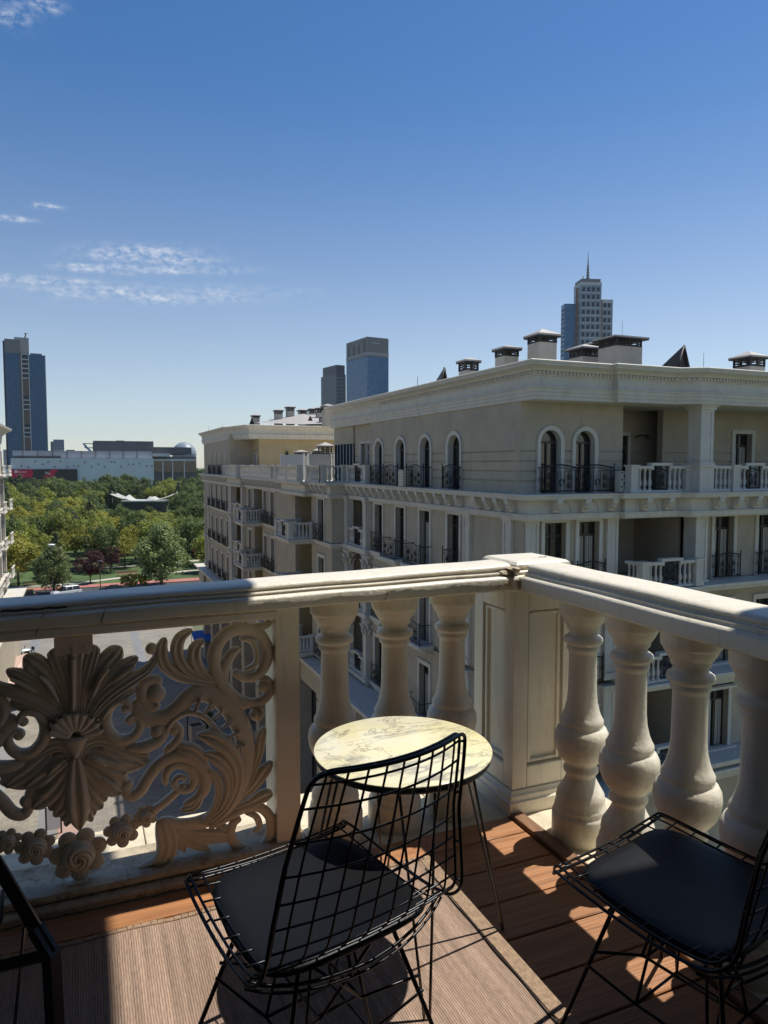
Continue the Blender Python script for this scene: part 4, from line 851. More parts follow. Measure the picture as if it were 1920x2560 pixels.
treepx('plum', 508, 1418, 1.0, 'purple-leaved plum tree beside the apartment building corner', name='plum_tree')
for u, v, s_ in ((318, 1471, .62), (338, 1471, .66), (360, 1468, .52)): treepx('yellow', u, v, s_, 'low yellow-green shrub beside the large plane tree', 'yellow shrubs along the pavement', name='shrub', cat='shrub')
treepx('yellow', 115, 1372, 1.3, 'bright yellow rounded tree in the middle of the park', name='yellow_tree')
for u, v, s_, lb_ in ((155, 1300, 1.5, 'lime green pointed tree in front of the dark conifers'), (208, 1345, 1.35, 'lime green rounded tree in the middle of the park'), (339, 1275, 1.3, 'bright lime tree behind the white canopy roof'), (308, 1320, 1.2, 'low lime shrub below the white canopy roof')): treepx('lime', u, v, s_, lb_, name='lime_tree')
rt = random.Random(21)
LBL = {'dark': 'dense dark green tree', 'mid': 'mid green rounded tree', 'olive': 'yellowish olive flat-topped tree', 'conifer': 'dark pointed conifer'}
ZON = {0: 'in the front rows behind the lawn', 1: 'in the middle rows of the park', 2: 'in the back rows below the white mall'}
y = 144.0
while y < 452:
    xl, xr = -.105*y-4, .215*y+2
    x = xl+rt.uniform(0, 6)
    while x < xr:
        yy = y+rt.uniform(-4, 4)
        q = Vector((x, yy, G)); w_ = (q-CAM).dot(FW); u = CX+F*(q-CAM).dot(RT)/w_
        far_ = (y-146)/300
        open_ = (yy < 147.5 and u > 95) or (yy < 154 and 250 < u < 470) or (318 < yy < 352 and 235 < u < 450) or (250 < yy < 320 and 245 < u < 440 and rt.random() < .55)
        if not open_:
            if yy > 330: key = rt.choice(['dark', 'dark', 'conifer', 'mid', 'conifer'])
            elif u < 230: key = rt.choice(['olive', 'olive', 'mid', 'mid', 'dark', 'conifer'])
            elif u > 400: key = rt.choice(['dark', 'dark', 'mid'])
            else: key = rt.choice(['mid', 'olive', 'dark', 'dark', 'mid'])
            s_ = rt.uniform(.78, 1.1)*(1+.42*far_)
            if key == 'conifer': s_ *= 1.0
            top = {'dark': 10.4, 'mid': 9.2, 'olive': 8.2, 'conifer': 10.8}[key]*s_
            if 235 < u < 450 and yy < 345:
                lim = 22-116*w_/F
                if top > lim: s_ *= max(.35, lim/top)
            zi = 0 if yy < 205 else (1 if yy < 318 else 2)
            tree(key, x, yy, s_, LBL[key]+' '+ZON[zi], LBL[key]+'s '+ZON[zi], name='conifer_tree' if key == 'conifer' else 'park_tree', zs=s_*rt.uniform(.92, 1.1), rnd=rt)
        x += rt.uniform(5.2, 8.6)*(1+.45*far_)
    y += 9.5+5*far_
wood_ = MB(); v = []; f = []
for k in range(9000):                                        # far woods reading as one mass
    yy = rt.uniform(620, 1400); x = rt.uniform(-.30, .55)*yy; z = G+rt.uniform(0, 15)*(1-.3*rt.random()); s_ = rt.uniform(2.5, 5); a = rt.uniform(0, 6.28); o = len(v)
    v += [(x-s_*math.cos(a), yy-s_*math.sin(a), z-s_*.6), (x+s_*math.cos(a), yy+s_*math.sin(a), z-s_*.5), (x+s_*.6*math.cos(a), yy+s_*.6*math.sin(a), z+s_*.7), (x-s_*.5*math.cos(a), yy-s_*.5*math.sin(a), z+s_*.6)]; f.append((o, o+1, o+2, o+3))
wood_.add(v, f); o = obj('far_woods', wood_, leaf_dark); o['kind'] = 'stuff'

# ------------------------------------------------------------------ park furniture and street things
whitep = mat('white_metal', (.72, .72, .70), .5); canvas = leafmat('white_canvas', (.72, .71, .67), (.66, .65, .60), .0)
tn = at(362, 1245, w=330); tent = thing('canopy_pavilion', 'white tensile canopy with raised pointed corners among the park trees', 'canopy', (tn.x, tn.y, G), None, -.33)
def canopy(hw, hd, z0, hc):
    b = MB(); n_ = 24; v = []; f = []
    for j in range(13):
        for i in range(n_+1):
            x = -1+2*i/n_; y_ = -1+2*j/12
            pk = math.exp(-((x+.50)/.09)**2)*.8+math.exp(-((x-.20)/.07)**2)*.75+math.exp(-((x-.34)/.06)**2)*.6
            z = z0+hc*(1.0*max(0, abs(x)-.25)**1.7*1.5+.75*pk*(1-.8*y_*y_)-.22*(y_*y_)*(1-abs(x)))
            v.append((x*hw, y_*hd*(1-.35*(1-abs(x))), z))
    for j in range(12):
        for i in range(n_): f.append((j*(n_+1)+i, j*(n_+1)+i+1, (j+1)*(n_+1)+i+1, (j+1)*(n_+1)+i))
    return b.add(v, f, True)
local('membrane', canopy(14.0, 6, 6.0, 3.0), canvas, tent)
for x in (-14.6, 14.6): local('mast', MB().tube([(x, 0, 0), (x*1.01, 0, 9.8 if abs(x) > 10 else 9.0)], .15, 6), whitep, tent)
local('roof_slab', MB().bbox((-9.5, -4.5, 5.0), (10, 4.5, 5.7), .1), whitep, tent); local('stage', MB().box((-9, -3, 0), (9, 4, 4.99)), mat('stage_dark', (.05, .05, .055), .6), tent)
for (u, v, wd, hw) in ((300, 1322, 235, 5), (482, 1272, 260, 5), (488, 1300, 230, 2.6)):
    p = at(u, v, w=wd); k_ = thing('kiosk', 'low white flat-roofed park kiosk half hidden by trees', 'kiosk', (p.x, p.y, G), 'park kiosks'); hh = p.z-G
    local('roof', MB().bbox((-hw, -2.2, hh-.35), (hw, 2.2, hh), .05), canvas, k_); local('wall', MB().box((-hw*.8, -1.6, 0), (hw*.8, 1.6, hh-.36)), framew, k_)
def lamp(u, v, h, label):
    p = at(u, v, z=G); o = thing('street_lamp', label, 'lamp', (p.x, p.y, G)); local('pole', MB().tube([(0, 0, 0), (0, 0, h)], .07, 8), whitep if 'white' in label else louv, o)
    local('lamp_head', MB().lathe([(.10, h), (.16, h+.25), (.55, h+.42), (.60, h+.52), (.40, h+.62), (.05, h+.66)], n=14), whitep if 'white' in label else louv, o)
lamp(132, 1484, 7.9, 'white mushroom-headed street lamp standing by the smaller plane tree')
lamp(251, 1475, 4.6, 'thin black lamp post on the red pavement by the dark car'); 
for u, v in ((440, 1437), (475, 1418)): lamp(u, v, 4.0, 'thin black lamp post on the park path') if u == 440 else lamp(u, v, 4.4, 'thin black lamp post on the lawn by the apartment building corner')
for u, v, lb_ in ((88, 1466, 'dark park bench on the path at the lawn edge'), (318, 1440, 'reddish park bench on the path behind the shrubs')):
    p = at(u, v, z=G); o = thing('park_bench', lb_, 'bench', (p.x, p.y, G), None, .1); bm_ = lathm if 'dark' in lb_ else redp
    for k in range(3): local('seat_slat', MB().box((-2, -.25+.18*k, .42), (2, -.1+.18*k, .47)), bm_, o)
    for x in (-1.7, 1.7): local('leg', MB().box((x-.05, -.22, 0), (x+.05, .24, .42)), louv, o)
    for k in range(2): local('back_slat', MB().box((-2, .30, .62+.18*k), (2, .34, .76+.18*k)), bm_, o)
carw = mat('car_white', (.72, .73, .74), .25, coat=.6); cark = mat('car_black', (.012, .012, .014), .2, coat=.8); tyre = mat('tyre', (.015, .015, .015), .8); chrome = mat('rim_metal', (.5, .5, .5), .3, metal=.9); lampg = mat('headlight', (.6, .62, .65), .15); lampr = mat('taillight', (.35, .01, .01), .2)
def car(u, v, m, label, rz, suv=True):
    p = at(u, v, z=G-.1); o = thing('parked_car', label, 'car', (p.x, p.y, G-.1), 'cars parked along the road', rz); hw = .92; H_ = 1.68 if suv else 1.42
    prof = [(-2.25, .35), (-2.3, .62), (-2.25, .98), (-1.2, 1.04), (.0, 1.02), (1.4, 1.0), (2.15, .86), (2.3, .62), (2.28, .35), (1.85, .28), (-1.85, .28)]
    b = MB(); secs = [(-hw, .90), (-hw*.96, .99), (-hw*.6, 1.02), (hw*.6, 1.02), (hw*.96, .99), (hw, .90)]; n_ = len(prof); v_ = []; f_ = []
    for yy, k in secs: v_ += [(x, yy, .3+(z-.3)*k) for x, z in prof]
    for i in range(len(secs)-1): f_ += [(i*n_+q, i*n_+(q+1) % n_, (i+1)*n_+(q+1) % n_, (i+1)*n_+q) for q in range(n_)]
    f_ += [tuple(range(n_)), tuple((len(secs)-1)*n_+q for q in range(n_-1, -1, -1))]; b.add(v_, f_); body = local('body', b, m, o)
    cab = [(-2.1 if suv else -1.7, 1.0), (-1.85 if suv else -1.0, H_-.06), (-1.2 if suv else -.6, H_), (.2, H_-.02), (.55, H_-.10), (1.35, 1.0)]
    b = MB(); n_ = len(cab); v_ = []; f_ = []
    for yy, k in ((-hw*.93, 0), (-hw*.74, 1), (hw*.74, 1), (hw*.93, 0)): v_ += [(x, yy if z < 1.1 else math.copysign(hw*.76, yy), z) for x, z in cab]
    for i in range(3): f_ += [(i*n_+q, i*n_+(q+1) % n_, (i+1)*n_+(q+1) % n_, (i+1)*n_+q) for q in range(n_)]
    f_ += [tuple(range(n_)), tuple(3*n_+q for q in range(n_-1, -1, -1))]; b.add(v_, f_); local('glasshouse', b, glassd, o)
    local('roof', MB().bbox((-1.8 if suv else -1.0, -hw*.755, H_-.03), (.4, hw*.755, H_+.025), .02), m, o)
    for x in (-.75, .25): 
        for s_ in (-1, 1): local('pillar', MB().tube([(x, s_*hw*.935, 1.0), (x, s_*hw*.775, H_)], .045, 4), m, o)
    for x in (-1.42, 1.42):
        for s_ in (-1, 1):
            w = local('wheel', MB().lathe([(.20, -.10), (.33, -.10), (.34, 0), (.33, .10), (.20, .10)], n=20), tyre, o); w.rotation_euler = (R(90), 0, 0); w.location = (x, s_*(hw-.08), .34); r_ = local('rim', MB().lathe([(.01, -.09), (.20, -.105), (.20, .105), (.01, .09)], n=14), chrome, w)
    for s_ in (-1, 1): local('headlight', MB().bbox((2.16, s_*.5-.14, .66), (2.31, s_*.5+.2*s_+.02, .8), .02), lampg, o); local('taillight', MB().bbox((-2.33, s_*.55-.12, .75), (-2.24, s_*.55+.2, .92), .01), lampr, o)
car(166, 1490, carw, 'white car parked on the road by the smaller plane tree', R(205)); car(282, 1484, cark, 'low black car parked on the road by the lamp post', R(184), False); car(52, 1502, cark, 'black car roof showing beside the cream ledge', R(180), True)
# café terrace at the foot of the left building
pk_ = mat('parasol_cloth', (.55, .40, .34), .8)
for i, (u, v) in enumerate(((66, 1648), (22, 1700))):
    p = at(u, v, z=G+2.5); o = thing('cafe_parasol', 'square pinkish parasol over the café tables below' if i == 0 else 'second pinkish parasol at the edge of the café terrace below', 'parasol', (p.x, p.y, G), None, .5)
    local('canopy', MB().add([(-1.8, -1.8, 2.3), (1.8, -1.8, 2.3), (1.8, 1.8, 2.3), (-1.8, 1.8, 2.3), (0, 0, 3.1), (-1.8, -1.8, 2.1), (1.8, -1.8, 2.1), (1.8, 1.8, 2.1), (-1.8, 1.8, 2.1)], [(0, 1, 4), (1, 2, 4), (2, 3, 4), (3, 0, 4), (5, 6, 1, 0), (6, 7, 2, 1), (7, 8, 3, 2), (8, 5, 0, 3)]), pk_, o); local('pole', MB().tube([(0, 0, 0), (0, 0, 3.0)], .04, 6), louv, o); local('base', MB().bbox((-.4, -.4, 0), (.4, .4, .1), .02), louv, o)
for i, (u, v) in enumerate(((34, 1619), (33, 1632), (27, 1643), (28, 1660), (40, 1672), (62, 1625), (90, 1668), (12, 1640))):
    p = at(u, v, z=G+.75); o = thing('cafe_table', 'round white café table on the terrace below', 'table', (p.x, p.y, G), 'white café tables'); local('table_top', MB().lathe([(.001, .70), (.55, .70), (.57, .73), (.55, .76), (.001, .76)], n=18), whitep, o); local('pedestal', MB().lathe([(.3, 0), (.06, .06), (.05, .70)], n=10), louv, o)
    for k in range(3):
        a = 2.1*k+i; c_ = thing('cafe_chair', 'dark café chair beside a round white table below', 'chair', (p.x+.95*math.cos(a), p.y+.95*math.sin(a), G), 'dark café chairs', a+1.57)
        local('seat', MB().bbox((-.22, -.22, .42), (.22, .22, .46), .01), louv, c_); local('backrest', MB().bbox((-.22, -.23, .5), (.22, -.19, .88), .01), louv, c_)
        for sx in (-1, 1):
            for sy in (-1, 1): local('leg', MB().box((sx*.2-.02, sy*.2-.02, 0), (sx*.2+.02, sy*.2+.02, .42)), louv, c_)
concr = mat('planter_concrete', (.42, .36, .31), .8, var=.1, scale=2); soil = mat('soil', (.04, .03, .02), .95)
def planter(u, v, s_, lab):
    p = at(u, v, z=G); o = thing('planter', lab, 'planter', (p.x, p.y, G), None, .2); b = MB(); h = s_
    b.prism([(-h/2*.86, -h/2*.86), (h/2*.86, -h/2*.86), (h/2*.86, h/2*.86), (-h/2*.86, h/2*.86)], lambda x, y: (x, y, 0), lambda x, y: (x*1.16, y*1.16, h*.95)); local('box', b, concr, o)
    b = MB()
    for a0_, a1_, c0, c1 in ((-h/2, h/2, -h/2, -h*.40), (-h/2, h/2, h*.40, h/2), (-h/2, -h*.40, -h*.399, h*.399), (h*.40, h/2, -h*.399, h*.399)): b.box((a0_, c0, h*.95), (a1_, c1, h*1.03))
    local('rim', b, concr, o); local('soil', MB().box((-h*.39, -h*.39, h*.951), (h*.39, h*.39, h*.97)), soil, o)
planter(491, 1848, 1.2, 'square concrete planter on the shaded street below'); 
p = at(520, 1830, z=G); tree('dark', p.x, p.y, .17, 'small dark shrub beside the concrete planter on the street', name='shrub', cat='shrub')
p = at(590, 1815, z=G); tree('dark', p.x, p.y, .2, 'second small dark shrub further along the shaded street', name='shrub', cat='shrub')
p = at(470, 1885, z=G); o = thing('street_lamp', 'tall thin black lamp post beside the concrete planter', 'lamp', (p.x, p.y, G)); local('pole', MB().tube([(0, 0, 0), (0, 0, 4.2)], .06, 6), louv, o); local('lamp_head', MB().lathe([(.05, 4.2), (.22, 4.5), (.2, 4.8), (.03, 4.95)], n=8), whitep, o)
p = at(517, 1590, z=G+2.6); o = thing('awning', 'bright blue awning at the foot of the apartment building', 'awning', (p.x, p.y, G)); local('cloth', MB().add([(-1.6, -1.4, 2.5), (1.6, -1.4, 2.5), (1.6, 1.4, 3.0), (-1.6, 1.4, 3.0), (-1.6, -1.4, 2.3), (1.6, -1.4, 2.3)], [(0, 1, 2, 3), (4, 5, 1, 0)]), mat('blue_cloth', (.03, .14, .48), .7), o)
for x in (-1.5, 1.5): 
    for y_ in (-1.3, 1.3): local('post', MB().tube([(x, y_, 0), (x, y_, 2.5 if y_ < 0 else 2.98)], .04, 6), whitep, o)
p = at(135, 2085, z=G); o = thing('menu_stand', 'white and black sign stand on the street under the carved panel', 'sign', (p.x, p.y, G)); local('board', MB().bbox((-.35, -.04, .3), (.35, .04, 1.7), .01), whitep, o); local('leg', MB().box((-.45, -.06, 0), (-.36, .06, 2.2)), louv, o); local('leg', MB().box((.36, -.06, 0), (.45, .06, 2.2)), louv, o)
# ------------------------------------------------------------------ our balcony: slab, deck, rug
YC, XC = 2.745, 1.88                                        # centre lines of the two balustrades
m = MB().box((-6, -1.3, -.45), (2.22, 3.16, -.035)); slab = struct('balcony_floor', m, stone)
tl = [(-6+.62*i, -6+.62*(i+1)) for i in range(14)]
for i, (a, b_) in enumerate(tl):                            # stone tiles of the ledge outside and under the balustrade
    if a > 2.2: continue
    for y0, y1 in ((2.588, 2.86), (2.863, 3.158)):
        obj('tile', MB().bbox((a+.003, y0, -.035), (min(b_, 2.218)-.001, y1, -.002-.002*random.random()), .003), stone, slab)
for i in range(7):
    y1 = 2.585-.60*i
    obj('tile', MB().bbox((1.76, y1-.597, -.035), (2.218, y1, -.003-.002*random.random()), .003), stone, slab)
deck = struct('deck', MB().box((-4.2, -1.2, -.034), (1.70, 2.584, -.024)), lathm)
edges = [2.584, 2.447]+[2.447-.187*i for i in range(1, 20)]
for i in range(len(edges)-1):
    if edges[i+1] < -1.2: break
    xo = [-4.2, -1.72-.3*(i % 3), 1.692] if i % 2 else [-4.2, 1.692]
    for k in range(len(xo)-1):
        o = obj('plank', MB().bbox((xo[k]+.002, edges[i+1]+.004, -.022), (xo[k+1]-.002, edges[i]-.003, 0), .003), wood, deck)
lath = obj('edge_lath', MB().bbox((1.700, -1.1, -.02), (1.757, 2.575, .016), .002), lathm, deck)
for y in (2.38, 1.9, 1.42): obj('screw', MB().lathe([(.004, 0), (.004, .0012)], (1.728, y, .016), 8), iron, lath)

rug = thing('rug', 'brown and pink striped woven flat rug lying on the wooden deck', 'rug', (.2, 1.3, .004))
def rugsheet():
    b = MB(); nx, ny = 60, 60; x0, x1, y0, y1 = -1.6, 1.222, -.5, 2.412; v = []
    for j in range(ny+1):
        for i in range(nx+1):
            x = x0+(x1-x0)*i/nx; y = y0+(y1-y0)*j/ny
            e = .004*math.sin(x*19)+.003*math.sin(x*47+1) if j == ny else 0
            v.append((x+.005*math.sin(y*6)*(i == nx), y+e, .0075+.0012*math.sin(x*5+y*3)+.0008*math.sin(y*9)))
    f = [(j*(nx+1)+i, j*(nx+1)+i+1, (j+1)*(nx+1)+i+1, (j+1)*(nx+1)+i) for j in range(ny) for i in range(nx)]
    b.add(v, f, True); nb = len(b.v); return b
obj('weave', rugsheet(), rugm, rug)
b = MB(); b.bbox((1.176, -.5, .0072), (1.226, 2.405, .0108), .001); obj('side_binding', b, rugedge, rug)
b = MB(); b.tube([(1.170+.002*math.sin(y*23), y, .0105) for y in [-.5+.05*i for i in range(58)]], .0026, 5); obj('cord', b, cordm, rug)
fr = MB()
x = -1.6
while x < 1.2:                                              # gathered fringe along the far end
    w = .018+.012*random.random(); y = 2.410+.004*math.sin(x*19)
    fr.bbox((x, y-.004, .006), (x+w, y+.012+.008*random.random(), .0125), .0015); x += w+.002
obj('fringe', fr, rugedge, rug)

# ------------------------------------------------------------------ balustrades
def railprof(c, s=1.0, dz=0):
    hp = [(.125, 1.0), (.13, 1.006), (.13, 1.050), (.126, 1.058), (.116, 1.0645), (.104, 1.066), (.102, 1.0725), (.104, 1.074), (.106, 1.078), (.103, 1.082), (.090, 1.083), (.088, 1.088), (.093, 1.093), (.095, 1.099), (.092, 1.106), (.083, 1.112), (.068, 1.1155), (.03, 1.117)]
    return [(c-d*s, z+dz) for d, z in hp]+[(c+d*s, z+dz) for d, z in reversed(hp)]
def rail_along_x(x0, x1, n=40):
    b = MB(); pr = railprof(YC); k = len(pr); v = []; f = []
    for i in range(n+1):
        x = x0+(x1-x0)*i/n; wob = .0018*math.sin(x*7.3)+.001*math.sin(x*23)
        kz = .70+(x+.26)*.140                                # the old rail has sagged towards the far end
        v += [(x, y+wob, 1.0+(z-1.0)*kz+.0012*math.sin(x*11+y*40)) for y, z in pr]
    for i in range(n): f += [(i*k+q, i*k+(q+1) % k, (i+1)*k+(q+1) % k, (i+1)*k+q) for q in range(k)]
    f += [tuple(range(k)), tuple(n*k+q for q in range(k-1, -1, -1))]
    b.add(v, f, True); b.sm[-1] = b.sm[-2] = False; return b
def rail_along_y(y0, y1, n=40):
    b = MB(); pr = railprof(XC); k = len(pr); v = []; f = []
    for i in range(n+1):
        y = y0+(y1-y0)*i/n; wob = .0015*math.sin(y*6.1)+.001*math.sin(y*21)
        v += [(x+wob, y, z+.0012*math.sin(y*9+x*40)) for x, z in pr]
    for i in range(n): f += [(i*k+q, (i+1)*k+q, (i+1)*k+(q+1) % k, i*k+(q+1) % k) for q in range(k)]
    f += [tuple(range(k-1, -1, -1)), tuple(n*k+q for q in range(k))]
    b.add(v, f, True); b.sm[-1] = b.sm[-2] = False; return b
def smooth_angle(o, a=35):
    o.data.polygons.foreach_set('use_smooth', [True]*len(o.data.polygons))
    try: o.data.set_sharp_from_angle(angle=R(a))
    except Exception: pass
bprof = [(.113, -.004), (.115, .006), (.115, .098), (.112, .110), (.104, .116), (.106, .126), (.104, .138), (.098, .146), (.100, .165), (.096, .190), (.083, .212), (.069, .236), (.060, .258), (.058, .268), (.064, .274), (.071, .284), (.071, .296), (.064, .306), (.062, .314), (.078, .330), (.094, .352), (.107, .384), (.112, .418), (.109, .445), (.099, .466), (.091, .473), (.086, .477), (.088, .488), (.088, .500), (.080, .514), (.071, .537), (.062, .575), (.058, .620), (.057, .70), (.056, .775), (.058, .788), (.065, .794), (.066, .806), (.062, .812), (.066, .818), (.076, .823), (.079, .833), (.076, .844), (.068, .850), (.058, .852), (.057, .872), (.064, .876), (.067, .884), (.066, .894), (.072, .898), (.082, .914), (.091, .932), (.094, .940), (.099, .942), (.100, .950), (.101, .985), (.100, 1.004)]
balm = MB().lathe(bprof, n=40).mesh('baluster', paint)
lb = thing('stone_balustrade', 'cream stone balustrade with pierced carved panel, square post and three turned balusters', 'balustrade', (0, YC, 0))
o = obj('handrail', rail_along_x(-2.2, 1.735, 70), paint, lb); smooth_angle(o); left_rail = o
for x in (.943, 1.215, 1.494):
    obj('baluster', balm, None, lb, (x, YC, 0), (0, 0, random.random()*6))
def post(x0, x1):
    b = MB().bbox((x0, 2.655, .055), (x1, 2.835, .998), .004); return b
obj('post', post(.672, .766), paint, lb)
obj('post', post(-.86, -.766), paint, lb)
obj('frame_bar', MB().bbox((-.764, 2.625, .962), (.670, 2.865, .9985), .008), paint, lb)
kb = MB().bbox((-2.6, 2.588, -.001), (.79, 2.90, .030), .006).bbox((-2.6, 2.628, .0305), (.782, 2.862, .058), .008)
obj('base_kerb', kb, worn, lb)
for x in (-1.03, -1.31, -1.59, -1.87, -2.15, -2.43): obj('baluster', balm, None, lb, (x, YC, .055), None).scale = (1, 1, .943)
rb = thing('stone_balustrade', 'cream stone balustrade of turned balusters beside the second black chair', 'balustrade', (XC, 1.2, 0))
o = obj('handrail', rail_along_y(-1.2, 2.60, 70), paint, rb); smooth_angle(o)
for i in range(13): obj('baluster', balm, None, rb, (XC, 2.331-.2805*i, 0), (0, 0, random.random()*6))

pier = thing('corner_pier', 'square panelled cream corner pier with chipped cap where the handrails meet', 'pier', (1.895, 2.775, 0))
x0, x1, y0, y1 = 1.727, 2.067, 2.607, 2.947
b = MB().bbox((x0+.026, y0+.026, .10), (x1-.014, y1-.014, 1.0), .002)
obj('shaft', b, paint, pier)
def pier_face(name, axis):
    for s_, p0, p1, zz0, zz1 in (('stile', 0, .075, .10, .998), ('stile', .265, .34, .10, .998), ('rail', .077, .263, .10, .20), ('rail', .077, .263, .905, .998), ('moulding', .085, .100, .21, .895), ('moulding', .240, .255, .21, .895), ('moulding', .101, .239, .21, .225), ('moulding', .101, .239, .880, .895)):
        d = .0 if s_ != 'moulding' else .010
        if axis == 'x': q = MB().bbox((x0+d, y0+p0+.0005, zz0), (x0+.032, y0+p1-.0005, zz1), .004)
        else: q = MB().bbox((x0+p0+.0005, y0+d, zz0), (x0+p1-.0005, y0+.032, zz1), .004)
        obj(s_, q, paint, pier)
for q in (0, 1): pier_face('f', 'xy'[q])
pl = MB(); sq = [(x0, y0), (x1, y0), (x1, y1), (x0, y1)]
pl.mould(sq, [(-.1, -.003), (.028, -.003), (.030, .055), (.022, .062), (.020, .080), (.012, .088), (.006, .100), (-.1, .100)], 1, True)
obj('plinth', pl, worn if False else paint, pier)
cp = MB(); capprof = [(-.16, .995), (-.004, .995), (.001, 1.003), (.002, 1.050), (-.004, 1.060), (-.018, 1.066), (-.019, 1.074), (-.017, 1.079), (-.022, 1.083), (-.034, 1.085), (-.036, 1.092), (-.030, 1.099), (-.033, 1.108), (-.045, 1.118), (-.07, 1.123), (-.16, 1.124)]
sq2 = [(x0-.006, y0-.006), (x1+.006, y0-.006), (x1+.006, y1+.006), (x0-.006, y1+.006)]
cp.mould(sq2, capprof, 1, True)
cp.box((x0+.1, y0+.1, .995), (x1-.1, y1-.1, 1.1238))
cap = obj('cap', cp, paint, pier)
def lump(b, c, r, sc, seed):                                # broken plaster patch
    rnd = random.Random(seed); n, mm = 12, 7; v = []; f = []
    for i in range(mm+1):
        th = math.pi*i/mm
        for k in range(n):
            a = 2*math.pi*k/n; q = r*(1+.28*(rnd.random()-.5)); v.append((c[0]+q*sc[0]*math.sin(th)*math.cos(a), c[1]+q*sc[1]*math.sin(th)*math.sin(a), c[2]+q*sc[2]*math.cos(th)))
    for i in range(mm):
        for k in range(n): f.append((i*n+k, (i+1)*n+k, (i+1)*n+(k+1) % n, i*n+(k+1) % n))
    b.add(v, f, False)
b = MB(); lump(b, (1.690, 2.638, 1.028), .033, (1.3, .75, .95), 1); lump(b, (1.640, 2.626, 1.022), .026, (1.6, .5, .8), 2); lump(b, (1.700, 2.655, 1.075), .024, (1.6, 1.1, .5), 3)
obj('broken_plaster', b, worn, pier)
b = MB(); lump(b, (1.751, 2.603, 1.03), .024, (.8, .6, 1.1), 5); lump(b, (1.742, 2.640, 1.092), .02, (1.5, 1.5, .5), 6)
obj('broken_plaster', b, worn, pier)
def crack(pts, par, r=.0011):
    b = MB(); b.tube(crom([p for p in pts], 3), r, 4); obj('crack', b, crackm, par)
rr_ = random.Random(4)
for xs, z0, z1 in ((-.155, .975, 1.05), (.045, 1.0, 1.052), (1.11, 1.001, 1.045)):
    crack([(xs+.012*(rr_.random()-.5)+.02*k/6, YC-.1302, z0+(z1-z0)*k/6) for k in range(7)], lb)
crack([(-.26+.02*k, YC-.112+.002*math.sin(k), 1.0655+.0015*math.sin(k*2)) for k in range(11)], lb, .004)
crack([(1.50+.017*k, YC-.131, 1.006+.0045*k+.004*rr_.random()) for k in range(8)], lb, .0016)
crack([(1.93+.012*k, 2.72+.006*math.sin(k*2.1), 1.1242) for k in range(5)], pier, .002)

# ------------------------------------------------------------------ carved panel (traced in its own plane, then given depth)
PY = 2.70
def A(x, y): p = at(x/2.183, 1500+y/2.183, y=PY); return p.x, p.z
AX = -.043
SC = 1/1565.0
def sweep(b, pts, dep=.62, leaf=False, mirror=False, yoff=0.0, nth=12, ridges=3):
    nth = 28 if leaf else 14
    P = crom([(*A(x, y), w*SC*(1.24 if leaf else 1.12)) for x, y, w in pts], 7); n = len(P)
    v = []; f = []
    for i, (x, z, w) in enumerate(P):
        a = P[max(i-1, 0)]; c = P[min(i+1, n-1)]; t = Vector((c[0]-a[0], c[1]-a[1])); t = t.normalized() if t.length > 1e-7 else Vector((1, 0)); nx, nz = -t.y, t.x
        e = min(i, n-1-i); k = 1.0 if e > 2 else (.55, .82, .95)[e]
        if mirror: pass
        for q in range(nth):
            th = 2*math.pi*q/nth; rr2 = 1.0
            ct, st = math.cos(th), math.sin(th)
            if leaf: st = math.copysign(abs(st)**.6, st)*(1-.55*abs(math.cos(ridges*math.pi*ct*.5+(0 if ridges % 2 == 0 else math.pi/2)))**3)
            px_, pz_ = x+nx*ct*w*.5*k, z+nz*ct*w*.5*k
            if mirror: px_ = 2*AX-px_
            v.append((px_, PY+yoff-st*max(w*.5*dep*1.35, .016)*k, pz_))
    for i in range(n-1):
        for q in range(nth):
            fc = (i*nth+q, i*nth+(q+1) % nth, (i+1)*nth+(q+1) % nth, (i+1)*nth+q); f.append(fc if mirror else fc[::-1])
    f += [tuple(range(nth)), tuple((n-1)*nth+q for q in range(nth-1, -1, -1))]
    b.add(v, f, True)
def ballA(b, x, y, r, mirror=False, sc=(1, .8, 1), yoff=0.0):
    p = A(x, y); X = 2*AX-p[0] if mirror else p[0]; b.sphere((X, PY+yoff, p[1]), r*SC, 14, 9, sc)
panel = obj('carved_panel', MB().bbox((AX-.062, PY-.035, .885), (AX+.062, PY+.035, .963), .012), carve, lb)
def sub(name, strokes, mir=True, dep=.62, leaf=False, balls=(), yoff=0.0, ridges=3):
    for mflag in ((False, True) if mir else (False,)):
        for k, st in enumerate(strokes): b = MB(); sweep(b, st, dep, leaf, mflag, yoff+.0017*k, ridges=ridges); obj(name, b, carve, panel)
        for q in balls: b = MB(); ballA(b, *q, mirror=mflag, yoff=yoff); obj('bead' if q[2] < 20 else 'volute_eye', b, carve, panel)
